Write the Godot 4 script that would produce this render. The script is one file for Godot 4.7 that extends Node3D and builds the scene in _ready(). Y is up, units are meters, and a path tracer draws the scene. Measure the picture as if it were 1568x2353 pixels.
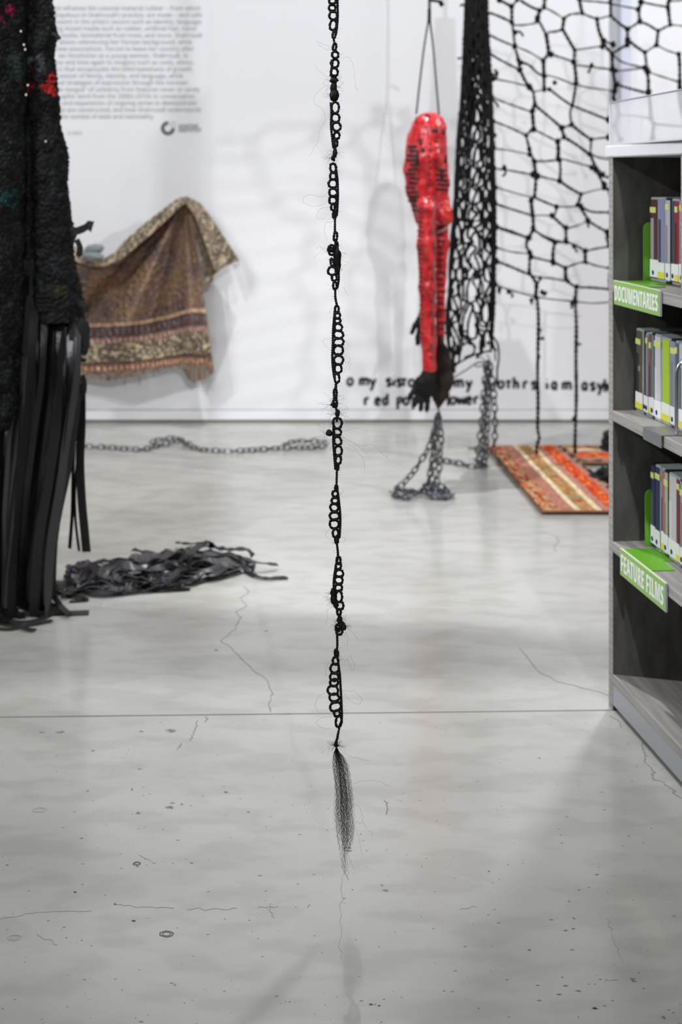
extends Node3D
# An exhibition corner: white wall, polished concrete floor, black hair and rubber works, a library shelf at the right.
# y is up, the back wall is parallel to x, the camera looks along -z from 1.22 m.

const F := 2300.0        # focal length in pixels of the 1568 x 2353 frame (a 35 mm shift lens)
const CX := 470.0        # where the optical axis meets the shifted frame
const CY := 405.0
const EYE := 1.22
const WALL := 4.97

var rng := RandomNumberGenerator.new()
var M := {}              # materials
var used := {}           # names given to top-level things

# ---------------------------------------------------------------- mesh building
class MB:
	var v := PackedVector3Array()
	var uv := PackedVector2Array()
	var col := PackedColorArray()
	var idx := PackedInt32Array()
	var tint := Color(1, 1, 1)

	func add(p: Vector3, t := Vector2.ZERO) -> int:
		v.append(p); uv.append(t); col.append(tint)
		return v.size() - 1

	func tri(a: int, b: int, c: int):
		idx.append(a); idx.append(b); idx.append(c)

	# corners counter-clockwise seen from the front
	func quad(a: int, b: int, c: int, d: int):
		tri(a, c, b); tri(a, d, c)

	func face(a: Vector3, b: Vector3, c: Vector3, d: Vector3):
		var i := add(a, Vector2(0, 0)); add(b, Vector2(1, 0)); add(c, Vector2(1, 1)); add(d, Vector2(0, 1))
		quad(i, i + 1, i + 2, i + 3)

	func tri_face(a: Vector3, b: Vector3, c: Vector3):
		var i := add(a); add(b); add(c)
		tri(i, i + 2, i + 1)

	# a bevelled box: corner o, edge vectors x, y, z (right-handed), bevel e
	func box(o: Vector3, x: Vector3, y: Vector3, z: Vector3, e := 0.0015):
		var L := [x.length(), y.length(), z.length()]
		var d := [x / L[0], y / L[1], z / L[2]]
		var b: float = min(e, 0.3 * min(L[0], min(L[1], L[2])))
		var c := o + (x + y + z) * 0.5
		var h := [L[0] / 2, L[1] / 2, L[2] / 2]
		var s := [-1.0, 1.0]
		for k in 3:
			var i := (k + 1) % 3
			var j := (k + 2) % 3
			for f in s:
				var m: Vector3 = c + d[k] * h[k] * f
				var a: Vector3 = d[i] * (h[i] - b)
				var q: Vector3 = d[j] * (h[j] - b)
				if f > 0: face(m - a - q, m + a - q, m + a + q, m - a + q)
				else: face(m - a + q, m + a + q, m + a - q, m - a - q)
		for k in 3:
			var i := (k + 1) % 3
			var j := (k + 2) % 3
			for si in s:
				for sj in s:
					var a: Vector3 = d[k] * (h[k] - b)
					var p: Vector3 = c + d[i] * h[i] * si + d[j] * (h[j] - b) * sj
					var q: Vector3 = c + d[i] * (h[i] - b) * si + d[j] * h[j] * sj
					flat4(p - a, p + a, q + a, q - a, d[i] * si + d[j] * sj)
		for sx in s:
			for sy in s:
				for sz in s:
					var p: Vector3 = c + d[0] * h[0] * sx + d[1] * (h[1] - b) * sy + d[2] * (h[2] - b) * sz
					var q: Vector3 = c + d[0] * (h[0] - b) * sx + d[1] * h[1] * sy + d[2] * (h[2] - b) * sz
					var r: Vector3 = c + d[0] * (h[0] - b) * sx + d[1] * (h[1] - b) * sy + d[2] * h[2] * sz
					if (q - p).cross(r - p).dot(d[0] * sx + d[1] * sy + d[2] * sz) > 0: tri_face(p, q, r)
					else: tri_face(p, r, q)

	# a flat quad turned towards n
	func flat4(a: Vector3, b: Vector3, c: Vector3, d: Vector3, n: Vector3):
		if (b - a).cross(c - a).dot(n) > 0: face(a, b, c, d)
		else: face(a, d, c, b)

	# a tube through pts; r is one radius or one for each point
	func tube(pts: PackedVector3Array, r, sides := 6, closed := false, caps := true, squash := Vector2(1, 1)):
		var n := pts.size()
		if n < 2: return
		var base := v.size()
		var t0 := (pts[1] - pts[0]).normalized()
		var up := Vector3.UP if abs(t0.y) < 0.9 else Vector3.RIGHT
		var s := t0.cross(up).normalized()
		var length := 0.0
		for i in n:
			var a := pts[(i - 1 + n) % n] if closed or i > 0 else pts[i]
			var b := pts[(i + 1) % n] if closed or i < n - 1 else pts[i]
			var t := (b - a).normalized()
			s = (s - t * s.dot(t)).normalized()
			var w := t.cross(s)
			var rad: float = r[i] if r is Array or r is PackedFloat32Array else r
			if i > 0: length += pts[i].distance_to(pts[i - 1])
			for k in sides:
				var g := TAU * k / sides
				add(pts[i] + s * cos(g) * rad * squash.x + w * sin(g) * rad * squash.y, Vector2(float(k) / sides, length))
		var rows := n if closed else n - 1
		for i in rows:
			var p := base + i * sides
			var q := base + ((i + 1) % n) * sides
			for k in sides:
				var k2 := (k + 1) % sides
				quad(p + k, p + k2, q + k2, q + k)
		if caps and not closed:
			var a := add(pts[0]); var b := add(pts[n - 1])
			for k in sides:
				var k2 := (k + 1) % sides
				tri(a, base + k, base + k2)
				tri(b, base + (n - 1) * sides + k2, base + (n - 1) * sides + k)

	# a flat strap: width along the side vectors, thickness across
	func strap(pts: PackedVector3Array, side: PackedVector3Array, width, thick: float):
		var n := pts.size()
		var rows := []
		for i in n:
			var t := (pts[min(i + 1, n - 1)] - pts[max(i - 1, 0)]).normalized()
			var s := (side[i] - t * side[i].dot(t)).normalized()
			var o := t.cross(s) * thick * 0.5
			var w: float = width[i] if width is Array or width is PackedFloat32Array else width
			s *= w * 0.5
			rows.append([pts[i] - s - o, pts[i] + s - o, pts[i] + s + o, pts[i] - s + o])
		for k in 4:
			var k2 := (k + 1) % 4
			var base := v.size()
			for i in n:
				add(rows[i][k], Vector2(0, i)); add(rows[i][k2], Vector2(1, i))
			for i in n - 1:
				var p := base + i * 2
				quad(p, p + 1, p + 3, p + 2)
		flat4(rows[0][0], rows[0][1], rows[0][2], rows[0][3], pts[0] - pts[1])
		flat4(rows[n - 1][0], rows[n - 1][1], rows[n - 1][2], rows[n - 1][3], pts[n - 1] - pts[n - 2])

	# a grid of nu x nv points given row after row; optional thickness gives it a back and rims
	func sheet(g: PackedVector3Array, nu: int, nv: int, uvs: PackedVector2Array, thick := 0.0):
		var base := v.size()
		for i in g.size(): add(g[i], uvs[i])
		for j in nv - 1:
			for i in nu - 1:
				var p := base + j * nu + i
				quad(p + nu, p + nu + 1, p + 1, p)
		if thick <= 0.0: return
		var back := PackedVector3Array()
		for j in nv:
			for i in nu:
				var a := g[j * nu + min(i + 1, nu - 1)] - g[j * nu + max(i - 1, 0)]
				var b := g[min(j + 1, nv - 1) * nu + i] - g[max(j - 1, 0) * nu + i]
				back.append(g[j * nu + i] + a.cross(b).normalized() * thick)
		base = v.size()
		for i in g.size(): add(back[i], uvs[i])
		for j in nv - 1:
			for i in nu - 1:
				var p := base + j * nu + i
				quad(p, p + 1, p + nu + 1, p + nu)
		for j in nv - 1:
			face(g[(j + 1) * nu], back[(j + 1) * nu], back[j * nu], g[j * nu])
			face(g[j * nu + nu - 1], back[j * nu + nu - 1], back[(j + 1) * nu + nu - 1], g[(j + 1) * nu + nu - 1])
		for i in nu - 1:
			face(g[i], back[i], back[i + 1], g[i + 1])
			var q := (nv - 1) * nu + i
			face(g[q + 1], back[q + 1], back[q], g[q])

	# a lathe round the y axis at o: prof holds (radius, height) pairs
	func lathe(o: Vector3, prof: Array, sides := 24):
		var base := v.size()
		for p in prof:
			for k in sides:
				var g := TAU * k / sides
				add(o + Vector3(cos(g) * p[0], p[1], sin(g) * p[0]))
		for i in prof.size() - 1:
			for k in sides:
				var k2 := (k + 1) % sides
				quad(base + i * sides + k, base + (i + 1) * sides + k, base + (i + 1) * sides + k2, base + i * sides + k2)

	# a lumpy ball
	func blob(o: Vector3, x: Vector3, y: Vector3, z: Vector3, noise: FastNoiseLite, rough := 0.25, seg := 12):
		var base := v.size()
		for j in seg + 1:
			var a := PI * j / seg
			for i in seg * 2 + 1:
				var b := TAU * i / (seg * 2)
				var d := Vector3(sin(a) * cos(b), cos(a), sin(a) * sin(b))
				var k := 1.0 + rough * noise.get_noise_3d(d.x * 60 + o.x * 900, d.y * 60 + o.y * 900, d.z * 60)
				add(o + (x * d.x + y * d.y + z * d.z) * k)
		var row := seg * 2 + 1
		for j in seg:
			for i in seg * 2:
				var p := base + j * row + i
				quad(p, p + 1, p + row + 1, p + row)

	func mesh(off := Vector3.ZERO, colors := false) -> ArrayMesh:
		var n := PackedVector3Array(); n.resize(v.size())
		for t in range(0, idx.size(), 3):
			var a := idx[t]; var b := idx[t + 1]; var c := idx[t + 2]
			var f := (v[c] - v[a]).cross(v[b] - v[a])
			n[a] += f; n[b] += f; n[c] += f
		for i in n.size(): n[i] = n[i].normalized() if n[i].length_squared() > 0 else Vector3.UP
		var w := v
		if off != Vector3.ZERO:
			w = PackedVector3Array(); w.resize(v.size())
			for i in v.size(): w[i] = v[i] - off
		var arr := []; arr.resize(Mesh.ARRAY_MAX)
		arr[Mesh.ARRAY_VERTEX] = w; arr[Mesh.ARRAY_NORMAL] = n; arr[Mesh.ARRAY_TEX_UV] = uv; arr[Mesh.ARRAY_INDEX] = idx
		if colors: arr[Mesh.ARRAY_COLOR] = col
		var m := ArrayMesh.new()
		m.add_surface_from_arrays(Mesh.PRIMITIVE_TRIANGLES, arr)
		return m

# ---------------------------------------------------------------- scene helpers
func at(px: float, py: float, d: float) -> Vector3:
	return Vector3((px - CX) * d / F, EYE + (CY - py) * d / F, -d)

func on_floor(px: float, py: float, h := 0.0) -> Vector3:
	var d := F * (EYE - h) / (py - CY)
	return Vector3((px - CX) * d / F, h, -d)

func numbered(called: String) -> String:
	var k: int = used.get(called, 0)
	used[called] = k + 1
	return called if k == 0 else "%s_%03d" % [called, k]

func tag(o: Node3D, label: String, category: String, group := "") -> Node3D:
	o.set_meta("label", label)
	o.set_meta("category", category)
	if group: o.set_meta("group", group)
	return o

func thing(called: String, label: String, category: String, where := Vector3.ZERO, group := "") -> Node3D:
	var o := Node3D.new()
	o.name = numbered(called)
	add_child(o)
	o.position = where
	return tag(o, label, category, group)

# one named mesh; vertices are given in the world and stored relative to the top-level thing
func part(called: String, mb: MB, mat: Material, parent: Node3D, colors := false) -> MeshInstance3D:
	var o := MeshInstance3D.new()
	o.name = called
	o.material_override = mat
	o.cast_shadow = GeometryInstance3D.SHADOW_CASTING_SETTING_ON
	if parent == self: o.name = numbered(called)
	parent.add_child(o, true)
	var base := Vector3.ZERO
	var p: Node = parent
	while p is Node3D and p != self:
		base += (p as Node3D).position
		p = p.get_parent()
	o.mesh = mb.mesh(base, colors)
	return o

func place(called: String, mesh: Mesh, mat: Material, parent: Node3D, t: Transform3D) -> MeshInstance3D:
	var o := MeshInstance3D.new()
	o.name = called
	o.mesh = mesh
	o.material_override = mat
	parent.add_child(o, true)
	var base := Vector3.ZERO
	var p: Node = parent
	while p is Node3D and p != self:
		base += (p as Node3D).position
		p = p.get_parent()
	o.transform = Transform3D(t.basis, t.origin - base)
	return o

func structure(called: String, mb: MB, mat: Material, label := "") -> MeshInstance3D:
	var o := part(called, mb, mat, self)
	o.set_meta("kind", "structure")
	if label: o.set_meta("label", label)
	return o

func stuff(o: Node3D) -> Node3D:
	o.set_meta("kind", "stuff")
	return o

func mat(c: Color, rough := 0.6, metal := 0.0, spec := 0.5) -> StandardMaterial3D:
	var m := StandardMaterial3D.new()
	m.albedo_color = c
	m.roughness = rough
	m.metallic = metal
	m.metallic_specular = spec
	return m

func noise(freq: float, sd: int, octaves := 4, kind := FastNoiseLite.TYPE_SIMPLEX_SMOOTH) -> FastNoiseLite:
	var n := FastNoiseLite.new()
	n.noise_type = kind
	n.seed = sd
	n.frequency = freq
	n.fractal_octaves = octaves
	return n

func ramp(cols: Array, at_: Array) -> Gradient:
	var g := Gradient.new()
	g.colors = PackedColorArray(cols)
	g.offsets = PackedFloat32Array(at_)
	return g

func noise_tex(n: FastNoiseLite, size: int, g: Gradient, normal := false, strength := 4.0) -> NoiseTexture2D:
	var t := NoiseTexture2D.new()
	t.width = size; t.height = size
	t.seamless = true
	t.noise = n
	if g: t.color_ramp = g
	t.as_normal_map = normal
	t.bump_strength = strength
	return t

func pts(a: Array, d: float) -> PackedVector3Array:
	var o := PackedVector3Array()
	for i in range(0, a.size(), 2): o.append(at(a[i], a[i + 1], d))
	return o

func smooth(p: PackedVector3Array, per := 6) -> PackedVector3Array:
	var o := PackedVector3Array()
	var n := p.size()
	for i in n - 1:
		for k in per:
			o.append(p[i].cubic_interpolate(p[i + 1], p[max(i - 1, 0)], p[min(i + 2, n - 1)], float(k) / per))
	o.append(p[n - 1])
	return o

func resample(p: PackedVector3Array, step: float) -> PackedVector3Array:
	var o := PackedVector3Array([p[0]])
	var left := step
	for i in p.size() - 1:
		var a := p[i]
		var L := a.distance_to(p[i + 1])
		while L >= left:
			a = a.move_toward(p[i + 1], left)
			o.append(a)
			L -= left
			left = step
		left -= L
	return o

# ---------------------------------------------------------------- the scene
func _ready():
	rng.seed = 7
	camera_and_light()
	materials()
	room()
	floor_marks()
	wall_writing()
	shelf_unit()
	discs()
	woven_figure()
	strap_pile()
	hung_rug()
	net_trunk()
	wide_net()
	red_figure()
	chains()
	floor_rug()
	hair_chain()

func camera_and_light():
	var cam := Camera3D.new()
	cam.name = "camera"
	var lens := CameraAttributesPhysical.new()
	lens.frustum_focal_length = 35.0
	lens.frustum_near = 0.05
	lens.frustum_far = 60.0
	lens.frustum_focus_distance = 1.65
	lens.exposure_aperture = 3.4
	cam.attributes = lens
	add_child(cam)
	cam.position = Vector3(0, EYE, 0)
	var n := 0.05
	cam.projection = Camera3D.PROJECTION_FRUSTUM
	cam.near = n
	cam.far = 60.0
	cam.size = n * 2353.0 / F
	cam.frustum_offset = Vector2((784.0 - CX) / F * n, (CY - 1176.5) / F * n)
	cam.current = true

	var env := Environment.new()
	env.background_mode = Environment.BG_COLOR
	env.background_color = Color(0, 0, 0)
	env.tonemap_mode = Environment.TONE_MAPPER_LINEAR
	env.tonemap_exposure = 1.0
	env.sdfgi_enabled = true
	env.ssao_enabled = true
	env.ssil_enabled = true
	var we := WorldEnvironment.new()
	we.name = "world_environment"
	we.environment = env
	add_child(we)

	# unseen spots, out of view, that light the wall, floor and shelf: place, aim, half angle, energy, lamp size
	spot(Vector3(0.54, 3.5, 4.3), Vector3(0.5, 1.15, -WALL), 21.0, 16.0, 0.04, "far behind the viewer")
	spot(Vector3(-2.3, 3.5, -0.6), Vector3(-0.1, 1.1, -WALL), 34.0, 5.8, 0.07, "over the left side, nearer the middle")
	spot(Vector3(-3.2, 3.5, -0.2), Vector3(-0.1, 1.0, -WALL), 32.0, 4.2, 0.07, "over the far left side")
	spot(Vector3(4.2, 3.4, -2.3), Vector3(1.0, 1.2, -WALL), 36.0, 11.0, 0.08, "over the far right side")
	spot(Vector3(2.5, 3.6, -4.5), Vector3(0.40, 0.0, -2.1), 19.0, 9.0, 0.18, "high at the right end of the back wall")
	spot(Vector3(0.24, 3.6, -3.5), Vector3(0.42, 0.0, -3.5), 37.0, 7.6, 0.012, "over the middle, aimed at the floor")
	spot(Vector3(-3.2, 3.4, -1.4), Vector3(1.0, 0.95, -2.1), 11.5, 14.0, 0.04, "over the left side, aimed at the shelf")
	panel(Vector3(-1.3, 3.77, -1.5), Vector2(2.0, 0.6), 1.9, "nearer the white wall")  # added fill panels, out of view, to brighten floor, wall and shelf
	panel(Vector3(0.2, 3.77, 1.6), Vector2(2.4, 0.6), 2.8, "behind the viewer")

func spot(p: Vector3, aim: Vector3, half: float, energy: float, size: float, which: String):
	var o := thing("unseen_spotlight", "unseen spotlight out of view on the ceiling " + which, "spotlight", p, "unseen ceiling spotlights")
	var d := (aim - p).normalized()
	var b := Basis.looking_at(d, Vector3.UP)
	var can := MB.new()
	can.lathe(Vector3.ZERO, [[0.0, 0.2], [0.05, 0.2], [0.055, 0.19], [0.055, 0.0], [0.05, 0.0], [0.05, 0.02], [0.0, 0.02]], 24)
	var white := mat(Color(0.85, 0.85, 0.85), 0.4)
	var t := Transform3D(b * Basis(Vector3.RIGHT, PI / 2), p - d * 0.06)
	place("housing", can.mesh(), white, o, t)
	var face := MB.new()
	face.lathe(Vector3.ZERO, [[0.0, 0.0], [0.045, 0.0], [0.045, 0.006], [0.0, 0.006]], 20)
	var glow := mat(Color(0.9, 0.9, 0.9), 0.4)
	glow.emission_enabled = true
	glow.emission = Color(1, 1, 1)
	glow.emission_energy_multiplier = 3.0
	place("lamp", face.mesh(), glow, o, Transform3D(t.basis, p - d * 0.045))
	var arm := MB.new()
	arm.tube(PackedVector3Array([p - d * 0.1, Vector3(p.x, 3.8, p.z) - d * 0.1]), 0.012, 10)
	part("stem", arm, white, o)
	var l := SpotLight3D.new()
	l.name = "unseen_spotlight_lamp"
	l.light_energy = energy
	l.light_color = Color(0.985, 0.988, 1.0)
	l.spot_angle = half
	l.spot_angle_attenuation = 0.85
	l.spot_range = 20.0
	l.spot_attenuation = 2.0
	l.light_size = size
	l.shadow_enabled = true
	add_child(l)
	l.transform = Transform3D(b, p)

func panel(p: Vector3, size: Vector2, energy: float, which: String):
	var o := thing("added_fill_panel", "added fill light panel out of view on the ceiling " + which, "ceiling light", p, "added fill light panels")
	var fr := MB.new()
	fr.box(p + Vector3(-size.x / 2 - 0.03, 0.0, -size.y / 2 - 0.03), Vector3(size.x + 0.06, 0, 0), Vector3(0, 0.03, 0), Vector3(0, 0, size.y + 0.06))
	part("frame", fr, mat(Color(0.85, 0.85, 0.85), 0.5), o)
	var g := MB.new()
	g.box(p + Vector3(-size.x / 2, -0.012, -size.y / 2), Vector3(size.x, 0, 0), Vector3(0, 0.012, 0), Vector3(0, 0, size.y))
	var glow := mat(Color(0.9, 0.9, 0.9), 0.5)
	glow.emission_enabled = true
	glow.emission = Color(1, 1, 1)
	glow.emission_energy_multiplier = 1.2
	part("diffuser", g, glow, o)
	var l := AreaLight3D.new()
	l.name = "added_fill_light"
	l.area_size = size
	l.light_energy = energy
	l.light_color = Color(0.95, 0.975, 1.0)
	l.area_range = 20.0
	l.area_attenuation = 2.0
	l.shadow_enabled = true
	add_child(l)
	l.transform = Transform3D(Basis(Vector3.RIGHT, -PI / 2), p + Vector3(0, -0.02, 0))

func materials():
	# white painted wall
	var wall := mat(Color(0.93, 0.932, 0.94), 0.75, 0.0, 0.3)
	wall.normal_enabled = true
	wall.normal_texture = noise_tex(noise(0.05, 3, 3), 256, null, true, 1.5)
	wall.normal_scale = 0.12
	wall.uv1_triplanar = true
	wall.uv1_world_triplanar = true
	wall.uv1_scale = Vector3(3, 3, 3)
	M.wall = wall
	M.trim = mat(Color(0.94, 0.94, 0.95), 0.5)
	M.ceiling = mat(Color(0.9, 0.9, 0.9), 0.9)
	# polished concrete: broad clouds, with streaks and fine speckle over them
	var con := mat(Color(1, 1, 1), 1.0, 0.0, 0.70)
	con.albedo_texture = noise_tex(noise(0.0045, 11, 6, FastNoiseLite.TYPE_SIMPLEX), 1024, ramp([Color(0.672, 0.667, 0.644), Color(0.695, 0.690, 0.667), Color(0.708, 0.703, 0.680), Color(0.724, 0.719, 0.696)], [0.1, 0.42, 0.6, 0.95]))
	con.roughness_texture = noise_tex(noise(0.006, 23, 5), 512, ramp([Color(0.15, 0.15, 0.15), Color(0.25, 0.25, 0.25)], [0.25, 0.8]))
	con.roughness_texture_channel = BaseMaterial3D.TEXTURE_CHANNEL_RED
	con.normal_enabled = true
	con.normal_texture = noise_tex(noise(0.02, 31, 3), 512, null, true, 2.0)
	con.normal_scale = 0.05
	con.uv1_triplanar = true
	con.uv1_world_triplanar = true
	con.uv1_scale = Vector3(0.2, 0.42, 0.55)
	var dn := noise(0.05, 41, 4)
	con.detail_enabled = true
	con.detail_blend_mode = BaseMaterial3D.BLEND_MODE_MUL
	con.detail_albedo = noise_tex(dn, 512, ramp([Color(0.955, 0.955, 0.95), Color(1, 1, 1)], [0.3, 0.55]))
	con.detail_uv_layer = BaseMaterial3D.DETAIL_UV_1
	M.concrete = con
	M.joint = mat(Color(0.42, 0.40, 0.36), 0.8)
	M.floor_line = mat(Color(0.50, 0.49, 0.46), 0.7)
	M.scratch_and_shade = mat(Color(0.60, 0.59, 0.565), 0.6)
	M.stain = mat(Color(0.46, 0.455, 0.44), 0.6)
	M.stain_dark = mat(Color(0.22, 0.22, 0.22), 0.6)
	M.stain_pale = mat(Color(0.72, 0.71, 0.68), 0.5)
	M.print = mat(Color(0.58, 0.58, 0.59), 0.8)
	M.ink = mat(Color(0.09, 0.09, 0.10), 0.7)
	# grey wood laminate: streaks along the boards
	var wood := mat(Color(1, 1, 1), 0.5, 0.0, 0.4)
	wood.albedo_texture = noise_tex(noise(0.012, 51, 5), 512, ramp([Color(0.58, 0.565, 0.55), Color(0.63, 0.615, 0.60), Color(0.67, 0.655, 0.64)], [0.25, 0.5, 0.8]))
	wood.uv1_triplanar = true
	wood.uv1_world_triplanar = true
	wood.uv1_scale = Vector3(9, 14, 0.7)
	M.wood = wood
	var dark := mat(Color(1, 1, 1), 0.6, 0.0, 0.35)
	dark.albedo_texture = noise_tex(noise(0.01, 52, 5), 512, ramp([Color(0.31, 0.305, 0.29), Color(0.34, 0.335, 0.32), Color(0.37, 0.365, 0.35)], [0.25, 0.5, 0.8]))
	dark.uv1_triplanar = true
	dark.uv1_world_triplanar = true
	dark.uv1_scale = Vector3(5, 1.5, 5)
	M.dark_wood = dark
	M.plinth = mat(Color(0.68, 0.69, 0.71), 0.4, 0.3)
	M.white_top = mat(Color(0.90, 0.90, 0.91), 0.3)
	M.green = mat(Color(0.40, 0.66, 0.16), 0.42)
	M.sign_green = mat(Color(0.56, 0.72, 0.38), 0.4)
	M.white = mat(Color(0.93, 0.93, 0.93), 0.45)
	M.chrome = mat(Color(0.78, 0.79, 0.82), 0.16, 1.0)
	M.steel = mat(Color(0.46, 0.47, 0.49), 0.2, 1.0)
	M.brushed = mat(Color(0.62, 0.63, 0.64), 0.38, 0.9)
	# black rubber and hair
	var rub := mat(Color(0.07, 0.07, 0.075), 0.34, 0.0, 0.5)
	rub.normal_enabled = true
	rub.normal_texture = noise_tex(noise(0.03, 61, 4), 256, null, true, 4.0)
	rub.normal_scale = 0.3
	rub.uv1_triplanar = true
	rub.uv1_scale = Vector3(8, 8, 8)
	M.rubber = rub
	M.rubber_dull = mat(Color(0.065, 0.065, 0.068), 0.62, 0.0, 0.4)
	M.rubber_sheen = mat(Color(0.20, 0.20, 0.205), 0.38, 0.0, 0.5)  # paler copy of the black rubber, its highlights put into the colour
	M.knit = mat(Color(1, 1, 1), 0.7, 0.0, 0.3)
	M.knit.vertex_color_use_as_albedo = true
	M.hair = mat(Color(0.065, 0.062, 0.062), 0.55, 0.0, 0.35)
	M.yarn = mat(Color(0.085, 0.082, 0.082), 0.75, 0.0, 0.3)
	var red := mat(Color(1, 1, 1), 0.30, 0.0, 0.5)
	red.albedo_texture = noise_tex(noise(0.014, 71, 4), 512, ramp([Color(0.45, 0.11, 0.14), Color(0.71, 0.10, 0.14), Color(0.80, 0.15, 0.17), Color(0.88, 0.34, 0.29)], [0.20, 0.36, 0.58, 0.88]))
	red.normal_enabled = true
	red.normal_texture = noise_tex(noise(0.02, 72, 3), 256, null, true, 6.0)
	red.normal_scale = 0.5
	red.uv1_triplanar = true
	red.uv1_scale = Vector3(3.2, 3.2, 3.2)
	M.red = red
	M.stitch = mat(Color(0.10, 0.07, 0.10), 0.7)
	M.seam = mat(Color(0.45, 0.30, 0.29), 0.7)
	M.brown_hair = mat(Color(0.17, 0.14, 0.125), 0.7, 0.0, 0.3)
	M.cord = mat(Color(0.30, 0.30, 0.31), 0.7)
	M.wire = mat(Color(0.5, 0.5, 0.52), 0.4, 0.4)
	M.stone = mat(Color(0.47, 0.49, 0.485), 0.8)
	M.acrylic = mat(Color(0.95, 0.955, 0.97, 0.40), 0.30)
	M.acrylic.transparency = BaseMaterial3D.TRANSPARENCY_ALPHA

# ---------------------------------------------------------------- the room
func room():
	var x0 := -4.2; var x1 := 4.8; var z0 := -WALL; var z1 := 6.0; var h := 3.8
	var w := MB.new()
	w.box(Vector3(x0, 0, z0 - 0.2), Vector3(x1 - x0, 0, 0), Vector3(0, h, 0), Vector3(0, 0, 0.2))
	structure("wall_back", w, M.wall, "white painted gallery wall behind all the works")
	w = MB.new()
	w.box(Vector3(x0 - 0.2, 0, z0 - 0.2), Vector3(0.2, 0, 0), Vector3(0, h, 0), Vector3(0, 0, z1 - z0 + 0.4))
	structure("wall_left", w, M.wall)
	w = MB.new()
	w.box(Vector3(x1, 0, z0 - 0.2), Vector3(0.2, 0, 0), Vector3(0, h, 0), Vector3(0, 0, z1 - z0 + 0.4))
	structure("wall_right", w, M.wall)
	w = MB.new()
	w.box(Vector3(x0, 0, z1), Vector3(x1 - x0, 0, 0), Vector3(0, h, 0), Vector3(0, 0, 0.2))
	structure("wall_front", w, M.wall)
	w = MB.new()
	w.box(Vector3(x0 - 0.2, h, z0 - 0.2), Vector3(x1 - x0 + 0.4, 0, 0), Vector3(0, 0.2, 0), Vector3(0, 0, z1 - z0 + 0.4))
	structure("ceiling", w, M.ceiling)
	# an unseen bar out of view, shaped to throw the shade band across the floor
	w = MB.new()
	w.tube(PackedVector3Array([Vector3(x0, 3.0, -3.360), Vector3(0.12, 3.0, -3.360), Vector3(0.22, 3.0, -3.354), Vector3(0.30, 3.0, -3.346), Vector3(0.38, 3.0, -3.340), Vector3(x1, 3.0, -3.340)]), [0.038, 0.038, 0.032, 0.024, 0.017, 0.015], 16)
	structure("trim_1", w, M.trim, "unseen round bar out of view, shades a band of the floor")
	# skirting flush with the wall: a board above a shadow gap painted as a dark strip
	w = MB.new()
	w.box(Vector3(x0, 0.012, z0), Vector3(x1 - x0, 0, 0), Vector3(0, 0.046, 0), Vector3(0, 0, 0.006), 0.001)
	structure("baseboard_back", w, M.trim, "low white skirting along the back wall")
	w = MB.new()
	w.box(Vector3(x0, 0.0, z0), Vector3(x1 - x0, 0, 0), Vector3(0, 0.010, 0), Vector3(0, 0, 0.003), 0.001)
	structure("trim_2", w, M.joint, "dark strip painted for the shadow gap under the white skirting")
	w = MB.new()
	w.box(Vector3(x0, 0.058, z0), Vector3(x1 - x0, 0, 0), Vector3(0, 0.005, 0), Vector3(0, 0, 0.002), 0.0005)
	structure("trim_3", w, mat(Color(0.62, 0.62, 0.64), 0.8), "thin grey line above the skirting")
	# the pale upright at the top right, a narrow bluish strip on the wall
	w = MB.new()
	var a := at(1418, 300, WALL)
	w.box(Vector3(a.x, 0.064, z0), Vector3(0.052, 0, 0), Vector3(0, 3.6, 0), Vector3(0, 0, 0.05), 0.002)
	structure("trim_4", w, mat(Color(0.83, 0.84, 0.90), 0.5), "narrow pale upright strip on the back wall behind the net")
	# floor: two pours with a joint between them
	var f := Node3D.new()
	f.name = "floor"
	f.set_meta("kind", "structure")
	f.set_meta("label", "polished grey concrete floor with a joint, cracks and stains")
	add_child(f)
	var ja := on_floor(0, 1648); var jb := on_floor(1405, 1632)
	var slope := (jb.z - ja.z) / (jb.x - ja.x)
	var jl := ja.z + (x0 - 0.2 - ja.x) * slope
	var jr := ja.z + (x1 + 0.2 - ja.x) * slope
	w = MB.new()
	slab(w, x0 - 0.2, x1 + 0.2, z0 - 0.2, z0 - 0.2, jl - 0.0022, jr - 0.0022, 0.0)
	part("slab", w, M.concrete, f)
	w = MB.new()
	slab(w, x0 - 0.2, x1 + 0.2, jl + 0.0022, jr + 0.0022, z1 + 0.2, z1 + 0.2, 0.0)
	part("slab", w, M.concrete, f)
	w = MB.new()
	slab(w, x0 - 0.2, x1 + 0.2, jl - 0.0021, jr - 0.0021, jl + 0.0021, jr + 0.0021, -0.004)
	part("joint_filler", w, M.joint, f)

# a slab 10 cm thick between two straight edges that run across the room
func slab(m: MB, x0: float, x1: float, za: float, zb: float, zc: float, zd: float, y: float):
	var a := Vector3(x0, y, za); var b := Vector3(x1, y, zb); var c := Vector3(x1, y, zd); var d := Vector3(x0, y, zc)
	var dn := Vector3(0, -0.1 - y, 0)
	m.flat4(a, b, c, d, Vector3.UP)
	m.flat4(a + dn, b + dn, c + dn, d + dn, Vector3.DOWN)
	m.flat4(a, b, b + dn, a + dn, Vector3.FORWARD)
	m.flat4(d, c, c + dn, d + dn, Vector3.BACK)
	m.flat4(a, d, d + dn, a + dn, Vector3.LEFT)
	m.flat4(b, c, c + dn, b + dn, Vector3.RIGHT)

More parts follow.
